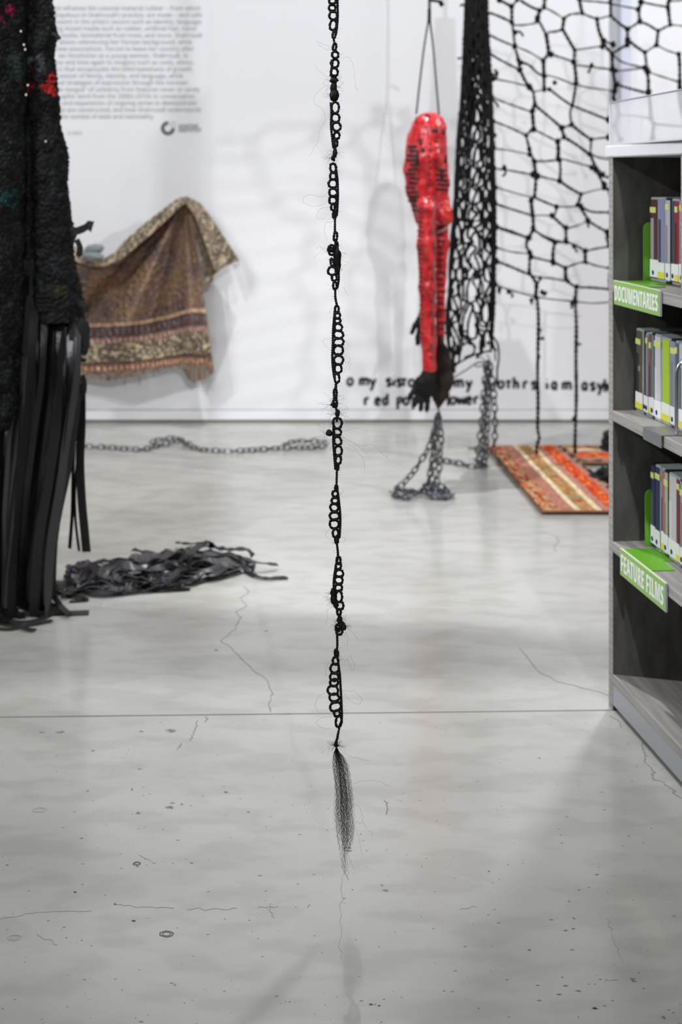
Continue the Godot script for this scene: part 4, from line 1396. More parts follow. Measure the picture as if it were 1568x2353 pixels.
func wide_net():
	var o := thing("rope_net", "wide-meshed black net of knotted cords spread before the wall behind the shelf", "net", at(1300, 1045, 4.34))
	# cords as runs of knots; each table has its own origin and scale on the frame
	var top := [
		[220, 0, 310, 50], [350, 0, 310, 50], [310, 50, 312, 165], [312, 165, 325, 260, 332, 342], [332, 342, 360, 440], [360, 440, 372, 515], [372, 515, 410, 600, 455, 660], [120, 85, 215, 120, 312, 165],
		[470, 678, 482, 778], [482, 778, 462, 820], [462, 820, 472, 945], [472, 945, 416, 1000], [416, 1000, 440, 1100], [440, 1100, 470, 1185], [370, 0, 440, 45, 515, 78], [515, 78, 548, 55], [555, -10, 548, 55], [515, 78, 500, 140],
		[500, 140, 530, 190, 565, 260], [565, 260, 585, 390], [585, 390, 545, 450], [545, 450, 548, 560], [548, 560, 550, 660], [320, 185, 400, 185, 500, 168], [548, 55, 620, 90, 695, 140], [695, 140, 740, 108, 830, 98], [808, -10, 830, 98],
		[830, 98, 880, 120, 940, 142], [695, 140, 685, 215], [685, 215, 745, 320, 775, 370], [580, 238, 640, 232, 685, 215], [775, 370, 770, 458], [770, 458, 785, 560, 785, 618], [785, 618, 760, 780], [760, 780, 742, 830, 752, 920],
		[940, 142, 1040, 115], [1042, -10, 1040, 115], [940, 142, 955, 230, 985, 300], [985, 300, 1010, 350, 1052, 398], [1052, 398, 1055, 510], [1055, 510, 1070, 600, 1070, 672], [1070, 672, 1062, 722], [1040, 115, 1100, 170, 1165, 215],
		[1165, 215, 1165, 290], [1165, 290, 1230, 345, 1295, 388], [1165, 215, 1210, 190, 1255, 158], [1265, 15, 1250, 80, 1255, 158], [1255, 158, 1320, 185, 1390, 230], [1390, 230, 1380, 330], [1295, 388, 1380, 330], [1295, 388, 1310, 520],
		[1310, 520, 1320, 600, 1318, 680], [1390, 230, 1480, 182], [1480, 182, 1465, 50], [1480, 182, 1600, 195], [1380, 330, 1450, 370, 1545, 400], [1545, 400, 1552, 500, 1552, 640], [820, 5, 930, 12, 1035, 22], [1040, 30, 1120, 45, 1245, 68], [1270, 15, 1360, 35, 1460, 52], [1460, 52, 1475, -10], [1475, 10, 1600, 0],
		[130, 250, 230, 300, 332, 342], [332, 342, 440, 385, 545, 450], [600, 402, 660, 420, 770, 458], [775, 370, 860, 358, 980, 340], [1052, 398, 1100, 365, 1165, 330], [135, 385, 220, 440, 368, 516], [385, 462, 440, 482, 500, 540, 548, 560],
		[555, 552, 660, 580, 780, 632], [790, 482, 880, 492, 1052, 514], [1080, 522, 1180, 515, 1300, 500], [1315, 530, 1400, 560, 1552, 608], [800, 630, 900, 650, 1068, 672], [1085, 625, 1190, 655, 1318, 690], [175, 582, 300, 605, 440, 640], [470, 678, 520, 668, 590, 660],
		[590, 660, 680, 730, 755, 780], [760, 780, 860, 820, 1022, 885], [165, 710, 230, 745, 460, 828], [482, 778, 570, 850, 682, 945], [682, 945, 752, 920], [752, 920, 830, 985, 897, 1030], [897, 1030, 960, 1020, 1022, 1015], [682, 945, 695, 1012], [695, 1012, 790, 1070, 885, 1140],
		[897, 1030, 890, 1140], [890, 1140, 960, 1165, 1045, 1178], [890, 1140, 930, 1232, 985, 1290], [175, 895, 290, 940, 416, 1000], [472, 955, 560, 1000, 650, 1045], [650, 1045, 695, 1012], [650, 1045, 655, 1110, 652, 1180], [472, 1190, 560, 1190, 652, 1180], [652, 1165, 780, 1200, 930, 1240],
		[165, 1097, 290, 1110, 440, 1140], [175, 1243, 300, 1260, 470, 1290], [470, 1185, 480, 1240, 500, 1300], [1052, 398, 1130, 460, 1290, 500], [1318, 680, 1335, 780, 1335, 872], [1062, 722, 1090, 790, 1100, 850], [1100, 850, 1200, 855, 1335, 872], [1335, 872, 1358, 915], [1358, 915, 1460, 925, 1600, 935], [1358, 915, 1350, 1020], [1100, 850, 1075, 940, 1115, 1030], [1552, 640, 1560, 780, 1600, 935], [1022, 885, 1075, 940],  [985, 300, 1060, 330]]
	net_run(o, top, 1080.0, 0.0, 3.213)
	var low := [
		[1035, 1040, 1040, 1120], [1040, 1120, 1040, 1190, 1033, 1262], [1033, 1262, 1010, 1290], [1010, 1290, 1022, 1388], [1022, 1388, 1028, 1482], [1028, 1482, 990, 1532], [1195, 1030, 1200, 1100, 1195, 1165], [1040, 1125, 1110, 1145, 1195, 1165],
		[1400, 1080, 1440, 1120, 1480, 1190], [1480, 1190, 1525, 1245], [1400, 1080, 1460, 1130, 1525, 1142], [1195, 1165, 1260, 1210, 1332, 1250], [1332, 1250, 1400, 1230, 1480, 1212], [1332, 1250, 1312, 1318], [785, 1205, 900, 1240, 1020, 1272], [1030, 1270, 1100, 1300, 1172, 1330],
		[1172, 1330, 1250, 1330, 1330, 1328], [1172, 1330, 1168, 1370, 1148, 1390], [780, 1312, 900, 1350, 1022, 1388], [1022, 1388, 1085, 1385, 1148, 1390], [1148, 1390, 1190, 1430, 1237, 1472], [1237, 1472, 1310, 1450, 1380, 1422], [1320, 1322, 1350, 1370, 1380, 1422], [1330, 1328, 1400, 1362, 1525, 1366],
		[1380, 1422, 1440, 1460, 1500, 1492], [1500, 1492, 1520, 1540, 1515, 1580], [1237, 1472, 1235, 1550], [790, 1460, 890, 1490, 990, 1532], [1028, 1482, 1120, 1530, 1228, 1562]]
	net_run(o, low, 860.0, 0.0, 2.8)
	var foot := [
		[1105, 105, 1085, 158], [905, 100, 990, 130, 1085, 158], [1085, 158, 1068, 195, 1088, 240], [905, 212, 990, 235, 1088, 245], [1110, 112, 1160, 150, 1225, 185], [1225, 185, 1290, 180], [1285, 105, 1287, 178], [1290, 180, 1340, 200, 1392, 230], [1392, 230, 1460, 215, 1535, 205],
		[1515, 130, 1508, 165, 1530, 205], [1225, 185, 1215, 230, 1215, 285], [1095, 262, 1150, 275, 1215, 290], [1215, 290, 1282, 322], [1282, 322, 1340, 300, 1392, 288], [1392, 230, 1390, 288], [1392, 288, 1450, 310, 1530, 325], [1282, 322, 1285, 382], [1088, 245, 1085, 350],
		[905, 285, 980, 315, 1062, 350], [1085, 350, 1115, 390, 1125, 420], [1062, 350, 1120, 370, 1210, 380, 1300, 398], [1300, 398, 1340, 425, 1430, 430, 1535, 440], [1125, 420, 1120, 480], [895, 412, 970, 440, 1040, 460, 1120, 480], [1120, 480, 1220, 495, 1335, 505], [1335, 505, 1430, 515, 1535, 508],
		[1342, 425, 1335, 505], [1530, 325, 1525, 380, 1525, 435], [1145, 378, 1125, 420], [1530, 205, 1550, 260, 1530, 325]]
	net_run(o, foot, 760.0, 480.0, 2.376)
	# the two cords that reach down to the floor rug
	for g in [[1235, 686, 1238, 730, 1237, 790, 1236, 860, 1237, 930, 1236, 985, 1240, 1005, 1233, 1030, 1236, 1049], [1322, 692, 1325, 750, 1324, 820, 1325, 900, 1323, 980, 1322, 1030, 1324, 1049]]:
		cord_part("hanging_cord", smooth(pts(g, 4.335), 6), 0.0078, M.yarn, o)
	for g in [[1238, 757, 1245, 760], [1239, 777, 1249, 779, 1247, 774], [1325, 790, 1336, 791], [1321, 962, 1315, 966], [1238, 820, 1234, 842]]:
		knot_end(o, g)
	# tufts and tags on the cords
	for g in [[1185, 75, 1195, 73, 1203, 84], [1148, 665, 1147, 676], [1169, 670, 1178, 677, 1176, 684], [1222, 690, 1222, 700], [1315, 698, 1314, 710], [1246, 672, 1256, 672, 1250, 680], [1160, 385, 1162, 398, 1155, 405], [1360, 150, 1352, 168], [1130, 225, 1140, 236, 1146, 246], [1412, 500, 1410, 512], [1275, 190, 1280, 192], [1320, 566, 1326, 580], [1142, 168, 1142, 180], [1350, 505, 1353, 523]]:
		knot_end(o, g)

func knot_end(o: Node3D, g: Array):
	var p := pts(g, net_depth(g[0]) - 0.01)
	var m := MB.new()
	m.tube(smooth(p, 3), 0.0052, 5)
	m.blob(p[0], Vector3(0.009, 0, 0), Vector3(0, 0.011, 0), Vector3(0, 0, 0.009), noise(0.05, int(g[0]), 2), 0.5, 5)
	part("loose_end", m, M.yarn, o)

func net_run(o: Node3D, runs: Array, ox: float, oy: float, scale: float):
	var seen := {}
	for g in runs:
		var p := PackedVector3Array()
		for i in range(0, g.size(), 2):
			var px: float = ox + g[i] / scale
			p.append(at(px, oy + g[i + 1] / scale, net_depth(px)))
		# cords are fuller where they run up and down
		var t := (p[p.size() - 1] - p[0]).normalized()
		var r := lerpf(0.0044, 0.0074, absf(t.y)) * rng.randf_range(0.8, 1.25)
		cord_part("cord", smooth(p, 5), r, M.yarn, o)
		for e in [0, p.size() - 1]:
			var kk := Vector2i(int(p[e].x * 40), int(p[e].y * 40))
			if seen.has(kk): continue
			seen[kk] = true
			var m := MB.new()
			var s := rng.randf_range(0.008, 0.013)
			m.blob(p[e], Vector3(s, 0, 0), Vector3(0, s * 1.15, 0), Vector3(0, 0, s * 0.8), noise(0.05, int(p[e].x * 100), 2), 0.55, 6)
			part("knot", m, M.yarn, o)

# ---------------------------------------------------------------- rounded bodies: tapered capsules joined smoothly, meshed as surface nets
func capsule_field(bones: Array, q: Vector3, blend: float) -> float:
	var d := 1.0e3
	for b in bones:
		var a: Vector3 = b[0]
		var ab: Vector3 = b[2] - a
		var t := clampf((q - a).dot(ab) / maxf(ab.length_squared(), 1e-9), 0, 1)
		var e: float = (q - a - ab * t).length() - lerpf(b[1], b[3], t)
		var h := maxf(blend - absf(d - e), 0.0) / blend
		d = minf(d, e) - h * h * blend * 0.25
	return d

func surface_nets(mb: MB, bones: Array, cell: float, blend: float, bump = null):
	var lo := Vector3(1e9, 1e9, 1e9); var hi := -lo
	for b in bones:
		for e in [0, 2]:
			var r: float = b[e + 1] + cell * 2 + blend * 0.3
			lo = lo.min(b[e] - Vector3(r, r, r)); hi = hi.max(b[e] + Vector3(r, r, r))
	var nx := int((hi.x - lo.x) / cell) + 2; var ny := int((hi.y - lo.y) / cell) + 2; var nz := int((hi.z - lo.z) / cell) + 2
	var f := PackedFloat32Array(); f.resize(nx * ny * nz)
	f.fill(1.0)
	# visit only the cells near each bone
	var near := PackedByteArray(); near.resize(nx * ny * nz)
	for b in bones:
		var r: float = maxf(b[1], b[3]) + blend * 0.5 + cell * 2
		var steps := int((b[2] - b[0]).length() / r) + 1
		for s in steps + 1:
			var c: Vector3 = (b[0] as Vector3).lerp(b[2], float(s) / steps) - lo
			var r2 := r * 1.2
			for k in range(maxi(0, int((c.z - r2) / cell)), mini(nz, int((c.z + r2) / cell) + 2)):
				for j in range(maxi(0, int((c.y - r2) / cell)), mini(ny, int((c.y + r2) / cell) + 2)):
					for i in range(maxi(0, int((c.x - r2) / cell)), mini(nx, int((c.x + r2) / cell) + 2)):
						var id := i + nx * (j + ny * k)
						if near[id]: continue
						near[id] = 1
						var q := lo + Vector3(i, j, k) * cell
						f[id] = capsule_field(bones, q, blend)
						if bump: f[id] += bump.call(q)
	var vid := {}
	var sx := 1; var sy := nx; var sz := nx * ny
	var corner := [0, sx, sy, sx + sy, sz, sx + sz, sy + sz, sx + sy + sz]
	for k in nz - 1:
		for j in ny - 1:
			for i in nx - 1:
				var id := i + nx * (j + ny * k)
				if not near[id]: continue
				var inside := 0
				for c in corner:
					if f[id + c] < 0: inside += 1
				if inside == 0 or inside == 8: continue
				var sum := Vector3.ZERO; var n := 0
				for a in 8:
					for bit in [1, 2, 4]:
						if a & bit: continue
						var b: int = a | bit
						var fa := f[id + corner[a]]; var fb := f[id + corner[b]]
						if (fa < 0) == (fb < 0): continue
						var t := fa / (fa - fb)
						var pa := Vector3(a & 1, (a >> 1) & 1, (a >> 2) & 1)
						var pb := Vector3(b & 1, (b >> 1) & 1, (b >> 2) & 1)
						sum += pa.lerp(pb, t); n += 1
				vid[id] = mb.add(lo + (Vector3(i, j, k) + sum / n) * cell)
	for id in vid:
		var f0 := f[id]
		for ax in 3:
			var step: int = [sx, sy, sz][ax]
			var u: int = [sy, sz, sx][ax]
			var w: int = [sz, sx, sy][ax]
			var f1 := f[id + step]
			if (f0 < 0) == (f1 < 0): continue
			var a: int = id; var b: int = id - u; var c: int = id - u - w; var d: int = id - w
			if not (vid.has(b) and vid.has(c) and vid.has(d)): continue
			if f0 < 0: mb.quad(vid[a], vid[b], vid[c], vid[d])
			else: mb.quad(vid[d], vid[c], vid[b], vid[a])

# where a line of sight from the front meets the body
func meet(bones: Array, px: float, py: float, d: float, blend: float) -> Vector3:
	var q := at(px, py, d - 0.2)
	var dir := (q - Vector3(0, EYE, 0)).normalized()
	for i in 60:
		var e := capsule_field(bones, q, blend)
		if e < 0.0006: break
		q += dir * maxf(e, 0.0006)
		if q.z < -d - 0.2: return Vector3.INF
	return q

func bone(x0: float, y0: float, d0: float, r0: float, x1: float, y1: float, d1: float, r1: float) -> Array:
	return [at(x0, y0, d0), r0, at(x1, y1, d1), r1]

func red_figure():
	var D := 3.85
	var o := thing("red_figure", "stitched red rubber figure with black gloved hand, hung by cords from the ceiling", "sculpture", at(985, 945, D))
	var torso := [bone(986, 297, D, 0.066, 985, 360, D - 0.03, 0.054), bone(985, 360, D - 0.03, 0.054, 983, 470, D - 0.02, 0.044),
		bone(962, 320, D + 0.02, 0.046, 955, 390, D + 0.02, 0.042), bone(955, 390, D + 0.02, 0.042, 957, 440, D + 0.02, 0.036), bone(957, 440, D + 0.02, 0.036, 968, 510, D + 0.02, 0.020),
		bone(1004, 320, D + 0.02, 0.038, 1010, 420, D + 0.01, 0.037), bone(1010, 420, D + 0.01, 0.037, 1013, 470, D, 0.032),
		bone(1019, 488, D - 0.02, 0.034, 1020, 500, D - 0.02, 0.034)]
	var arm := [bone(981, 478, D - 0.05, 0.034, 980, 560, D - 0.05, 0.033), bone(980, 560, D - 0.05, 0.033, 982, 660, D - 0.04, 0.030), bone(982, 660, D - 0.04, 0.030, 985, 780, D - 0.03, 0.028), bone(985, 780, D - 0.03, 0.028, 987, 848, D - 0.03, 0.0265)]
	var other := [bone(1014, 500, D + 0.02, 0.030, 1015, 560, D + 0.02, 0.026), bone(1015, 560, D + 0.02, 0.026, 1013, 640, D + 0.02, 0.020), bone(1013, 640, D + 0.02, 0.020, 1012, 780, D + 0.02, 0.017)]
	var wrinkle := noise(14.0, 141, 3)
	var soft := func(q: Vector3) -> float: return 0.005 * wrinkle.get_noise_3d(q.x * 2.0, q.y, q.z * 2.0)
	var m := MB.new()
	surface_nets(m, torso + arm + other, 0.0062, 0.018, soft)
	part("body", m, M.red, o)
	var all := torso + arm + other
	# seams: black stitches sewn over the edges, rows of eyelets down the middle
	var marks := []
	for k in 36: marks.append([966 + 1.5 * sin(k * 1.7), 478 + k * 10.6, 11.0 + 5.0 * rng.randf(), 3.2, 0.15])
	for k in 17: marks.append([1013 + 3 * sin(k * 2.3), 540 + k * 14.4, 16.0, 5.0, 0.0])
	for k in 15: marks.append([949 + 5 * sin(k * 1.9), 336 + k * 10.5, 21.0, 6.5, 0.1 * sin(k)])
	for k in 6: marks.append([1017 + 3 * sin(k * 2.0), 380 + k * 11.0, 26.0, 6.5, 0.1])
	for k in 8: marks.append([992 + 1.5 * sin(k * 2.6), 640 + k * 26.0, 9.0, 3.0, 0.5])
	for k in 7: marks.append([988 + 2 * sin(k * 2.1), 330 + k * 14.0, 5.0, 5.0, 0.0])
	for k in 7: marks.append([1003 + 1.5 * sin(k * 2.1), 325 + k * 15.0, 4.5, 4.5, 0.0])
	for k in [[1000, 300, 15, 8, 0.0], [985, 266, 10, 7, 0.5], [967, 325, 8, 14, 0.0], [972, 345, 9, 10, 0.0], [958, 270, 5, 24, -0.2], [1020, 303, 7, 8, 0.0], [1024, 365, 8, 18, 0.0], [1015, 400, 8, 22, 0.0], [952, 460, 10, 8, 0.0], [960, 362, 8, 30, 0.0], [1012, 522, 22, 6, -0.3]]: marks.append(k)
	for g in marks:
		var s := MB.new()
		var a := PackedVector3Array()
		var dx: float = maxf(g[2], g[3]) * 0.5
		var across: bool = g[2] >= g[3]
		for t in [-1.0, -0.5, 0.0, 0.5, 1.0]:
			var vx: float = (cos(g[4]) if across else sin(g[4])) * dx * t
			var vy: float = (sin(g[4]) if across else cos(g[4])) * dx * t
			var q := meet(all, g[0] + vx, g[1] + vy, D, 0.018)
			if q != Vector3.INF: a.append(q)
		if a.size() < 3: continue
		if a[0].distance_to(a[a.size() - 1]) > 0.09: continue
		s.tube(a, minf(g[2], g[3]) * 0.5 * D / F, 6, false, true, Vector2(1, 1))
		part("stitch", s, M.stitch, o)
	# the long greyish seam between the two limbs and the torn white strip
	var seam := PackedVector3Array()
	for k in 34:
		var q := meet(all, 997 + 2.5 * sin(k * 0.8), 452 + k * 12.0, D, 0.018)
		if q != Vector3.INF and q.z > -D - 0.02: seam.append(q)
	m = MB.new()
	m.tube(seam, 0.0035, 6)
	part("seam", m, M.seam, o)
	m = MB.new()
	var white := PackedVector3Array()
	for k in 6:
		var q := meet(all, 1006 + k * 4.6, 534 - k * 2.2, D, 0.018)
		if q != Vector3.INF: white.append(q + Vector3(0, 0, 0.003))
	m.tube(white, 0.005, 6)
	part("tape", m, mat(Color(0.62, 0.55, 0.54), 0.7), o)
	# gloved hand: palm, four fingers and a thumb
	var h := D - 0.03
	var hand := [bone(987, 852, h, 0.0255, 983, 872, h, 0.030), bone(983, 872, h, 0.030, 968, 890, h, 0.024), bone(983, 872, h, 0.030, 980, 898, h, 0.024), bone(970, 880, h, 0.028, 965, 898, h, 0.016), bone(980, 890, h, 0.02, 987, 903, h, 0.016)]
	var fingers := [bone(960, 884, h, 0.0125, 951, 899, h - 0.006, 0.0098), bone(951, 899, h - 0.006, 0.0098, 944, 908, h - 0.012, 0.0086), bone(944, 908, h - 0.012, 0.0086, 941, 916, h - 0.012, 0.0074),
		bone(963, 897, h, 0.0115, 958, 916, h - 0.010, 0.0096), bone(958, 916, h - 0.010, 0.0096, 955, 926, h - 0.014, 0.0086), bone(955, 926, h - 0.014, 0.0086, 953, 932, h - 0.010, 0.0078),
		bone(972, 900, h, 0.0115, 969, 922, h - 0.010, 0.0096), bone(969, 922, h - 0.010, 0.0096, 968, 936, h - 0.012, 0.0086), bone(968, 936, h - 0.012, 0.0086, 967, 942, h - 0.008, 0.0078),
		bone(983, 900, h, 0.0115, 983, 921, h - 0.006, 0.0096), bone(983, 921, h - 0.006, 0.0096, 982, 936, h - 0.006, 0.0086), bone(982, 936, h - 0.006, 0.0086, 981, 943, h - 0.002, 0.0078),
		bone(990, 876, h, 0.016, 999, 892, h + 0.006, 0.0115), bone(999, 892, h + 0.006, 0.0115, 1001, 906, h + 0.010, 0.0096), bone(1001, 906, h + 0.010, 0.0096, 999, 916, h + 0.006, 0.0082)]
	m = MB.new()
	surface_nets(m, hand + fingers, 0.0034, 0.006)
	var glove := mat(Color(0.075, 0.075, 0.08), 0.75, 0.0, 0.35)
	part("glove", m, glove, o)
	var g2 := D + 0.05
	var second := [bone(980, 715, g2, 0.026, 974, 738, g2, 0.026), bone(974, 738, g2, 0.026, 974, 758, g2, 0.022),
		bone(964, 735, g2, 0.0125, 954, 748, g2 - 0.01, 0.0096), bone(954, 748, g2 - 0.01, 0.0096, 947, 765, g2 - 0.012, 0.0082), bone(966, 755, g2, 0.0115, 961, 775, g2 - 0.008, 0.0096), bone(961, 775, g2 - 0.008, 0.0096, 960, 790, g2 - 0.006, 0.0082),
		bone(974, 760, g2, 0.0115, 972, 784, g2 - 0.006, 0.0090), bone(972, 784, g2 - 0.006, 0.0090, 972, 797, g2, 0.0080), bone(981, 758, g2, 0.0115, 982, 782, g2 - 0.006, 0.0090), bone(982, 782, g2 - 0.006, 0.0090, 982, 795, g2, 0.0080), bone(986, 735, g2, 0.014, 994, 752, g2 + 0.008, 0.0095)]
	m = MB.new()
	surface_nets(m, second, 0.0036, 0.006)
	part("glove", m, glove, o)
	# the dark tuft of hair hanging behind the hand
	m = MB.new()
	var tuft := [bone(1011, 775, D + 0.01, 0.012, 1016, 830, D + 0.01, 0.028), bone(1016, 830, D + 0.01, 0.028, 1020, 872, D + 0.01, 0.036), bone(1020, 872, D + 0.01, 0.036, 1011, 908, D + 0.01, 0.026), bone(1011, 908, D + 0.01, 0.026, 1006, 933, D + 0.01, 0.007)]
	surface_nets(m, tuft, 0.008, 0.02, func(q: Vector3) -> float: return 0.006 * wrinkle.get_noise_3d(q.x * 5.0, q.y * 0.6, q.z * 5.0))
	part("tuft_core", m, M.brown_hair, o)
	m = MB.new()
	for i in 150:
		var a := TAU * rng.randf()
		var k := sqrt(rng.randf())
		var p := PackedVector3Array()
		var spread := rng.randf_range(0.85, 1.15)
		for j in 9:
			var t := j / 8.0
			var y := lerpf(782, 938, t)
			var half := 24.0 * pow(sin(PI * clampf(t * 0.92 + 0.06, 0, 1)), 0.8) * spread
			p.append(at(lerpf(1011, 1007, t) + 9.0 * sin(PI * t) + half * k * cos(a) + rng.randf_range(-0.8, 0.8), y, D + 0.01 - half * k * sin(a) * D / F))
		m.tube(p, 0.0009, 3, false, false)
	stuff(part("hair_tuft", m, M.brown_hair, o))
	# cords that carry the figure
	for g in [[957, 262, 966, 180, 976, 100, 987, 32, 989, -20, 989, -60], [1009, 264, 1001, 170, 995, 100, 987, 32, 986, -20, 987, -60]]:
		m = MB.new()
		m.tube(smooth(pts(g, D), 3), 0.0042, 7)
		part("carrying_cord", m, M.cord, o)
	m = MB.new()
	var c := at(988, -58, D)
	m.tube(PackedVector3Array([c, Vector3(c.x, 3.8, c.z)]), 0.006, 7)
	part("carrying_cord", m, M.cord, o)
	m = MB.new()
	m.tube(smooth(pts([986, 0, 1000, 2, 1012, 4, 1016, 12], D - 0.02), 4), 0.006, 6)
	m.tube(smooth(pts([1012, 2, 1014, 8, 1018, 14], D - 0.02), 3), 0.009, 6)
	m.tube(smooth(pts([987, 20, 987, 40, 986, 52], D - 0.01), 3), 0.007, 6)
	part("knot", m, M.yarn, o)

# ---------------------------------------------------------------- steel chains
func link_mesh(long: float, wide: float, wire: float) -> ArrayMesh:
	var m := MB.new()
	var p := PackedVector3Array()
	var r := (wide - wire) / 2
	var s := (long - wire) / 2 - r
	for k in 9:
		var a := -PI / 2 + PI * k / 8
		p.append(Vector3(s + cos(a) * r, sin(a) * r, 0))
	for k in 9:
		var a := PI / 2 + PI * k / 8
		p.append(Vector3(-s + cos(a) * r, sin(a) * r, 0))
	m.tube(p, wire / 2, 8, true, false)
	return m.mesh()

func lay_chain(o: Node3D, path: PackedVector3Array, mesh: ArrayMesh, pitch: float, roll: float, jitter: float):
	var p := resample(path, pitch)
	for i in p.size():
		var t := (p[mini(i + 1, p.size() - 1)] - p[maxi(i - 1, 0)]).normalized()
		var up := Vector3.UP if absf(t.y) < 0.8 else Vector3.BACK
		var s := t.cross(up).normalized()
		var n := s.cross(t)
		var a := roll + (PI / 2 if i % 2 else 0.0) + rng.randf_range(-jitter, jitter)
		var b := Basis(t, s * cos(a) + n * sin(a), t.cross(s * cos(a) + n * sin(a)))
		place("link", mesh, M.steel, o, Transform3D(b, p[i]))

func floor_path(g: Array, lift := 0.011) -> PackedVector3Array:
	var p := PackedVector3Array()
	for i in range(0, g.size(), 3): p.append(on_floor(g[i], g[i + 1]) + Vector3(0, lift + g[i + 2], 0))
	return smooth(p, 6)

func chains():
	var link := link_mesh(0.040, 0.027, 0.0068)
	var o := thing("steel_chain", "steel link chain lying in a wavy line along the floor below the hung rug", "chain", on_floor(470, 1034))
	lay_chain(o, floor_path([80, 1034, 0, 130, 1032, 0, 190, 1031, 0, 250, 1034, 0, 312, 1038, 0, 340, 1036, 0, 360, 1030, 0.0, 385, 1026, 0.004, 415, 1025, 0.01, 432, 1031, 0.004, 462, 1038, 0, 500, 1041, 0, 550, 1041, 0, 600, 1038, 0, 640, 1035, 0, 690, 1034, 0, 735, 1032, 0, 748, 1028, 0.01, 720, 1028, 0.016, 680, 1029, 0.018, 650, 1033, 0.012]), link, 0.027, PI / 4, 0.35)
	lay_chain(o, floor_path([352, 1031, 0.022, 372, 1028, 0.026, 398, 1027, 0.03, 424, 1031, 0.022, 440, 1036, 0.012]), link, 0.027, PI / 4, 0.4)
	o = thing("steel_chain", "steel chain hanging from the dark hair tuft into a shiny heap on the floor", "chain", on_floor(970, 1140))
	var d := 3.83
	for g in [[1005, 962, 997, 995, 985, 1030, 968, 1058, 950, 1085, 930, 1108, 906, 1132], [1008, 960, 1002, 1000, 996, 1040, 990, 1075, 984, 1112, 978, 1128], [1010, 962, 1014, 1000, 1013, 1040, 1009, 1080, 1004, 1110, 1000, 1128], [1004, 972, 998, 1010, 1000, 1050, 994, 1090, 990, 1120]]:
		lay_chain(o, smooth(pts(g, d), 6), link, 0.027, 0.4 + g[0] * 0.7, 0.3)
	lay_chain(o, floor_path([903, 1140, 0, 915, 1147, 0, 935, 1150, 0.002, 950, 1144, 0.004, 935, 1137, 0.006, 912, 1138, 0.018, 925, 1146, 0.02, 955, 1142, 0.008, 975, 1136, 0.004, 1000, 1133, 0.004, 1022, 1137, 0, 1040, 1146, 0, 1022, 1150, 0.0, 1000, 1149, 0.004, 982, 1146, 0.01, 990, 1139, 0.02, 1012, 1138, 0.022, 1030, 1142, 0.012, 1015, 1149, 0.02, 995, 1148, 0.024, 975, 1141, 0.02, 985, 1133, 0.02, 1005, 1140, 0.034]), link, 0.024, PI / 4, 0.7)
	var m := MB.new()
	m.tube(smooth(pts([1006, 930, 1008, 942, 1011, 950, 1009, 958, 1004, 956, 1004, 950, 1008, 950, 1010, 962], d), 5), 0.0034, 6)
	part("hook", m, M.stitch, o)
	o = thing("steel_chain", "steel chain hanging doubled from the black column to the floor by the orange rug", "chain", on_floor(1100, 1073))
	var big := link_mesh(0.043, 0.029, 0.0070)
	for g in [[1118, 842, 1114, 890, 1110, 940, 1106, 985, 1101, 1025, 1096, 1062], [1121, 838, 1123, 900, 1121, 960, 1119, 1010, 1116, 1050, 1112, 1068], [1127, 842, 1134, 890, 1137, 940, 1138, 990, 1135, 1034], [1119, 850, 1118, 900, 1114, 960, 1112, 1010, 1108, 1066]]:
		lay_chain(o, smooth(pts(g, 4.19), 6), big, 0.0292, 0.5 + g[0] * 0.3, 0.3)
	lay_chain(o, floor_path([1112, 1076, 0, 1090, 1078, 0, 1062, 1072, 0, 1035, 1067, 0, 1004, 1060, 0]), big, 0.0285, PI / 4, 0.3)
	lay_chain(o, floor_path([1096, 1066, 0, 1108, 1074, 0.006, 1114, 1070, 0]), big, 0.0285, PI / 4, 0.3)
	m = MB.new()
	m.tube(smooth(pts([1040, 870, 1052, 862, 1075, 848, 1092, 836, 1104, 832, 1116, 834, 1121, 840], 4.17), 5), 0.0036, 6)
	m.tube(smooth(pts([1092, 836, 1094, 842, 1102, 842, 1112, 838], 4.17), 5), 0.003, 6)
	m.tube(smooth(pts([1100, 820, 1110, 824, 1122, 840], 4.17), 5), 0.0026, 6)
	m.tube(smooth(pts([1120, 815, 1128, 832, 1126, 844], 4.17), 5), 0.0026, 6)
	part("tie_wire", m, M.wire, o)

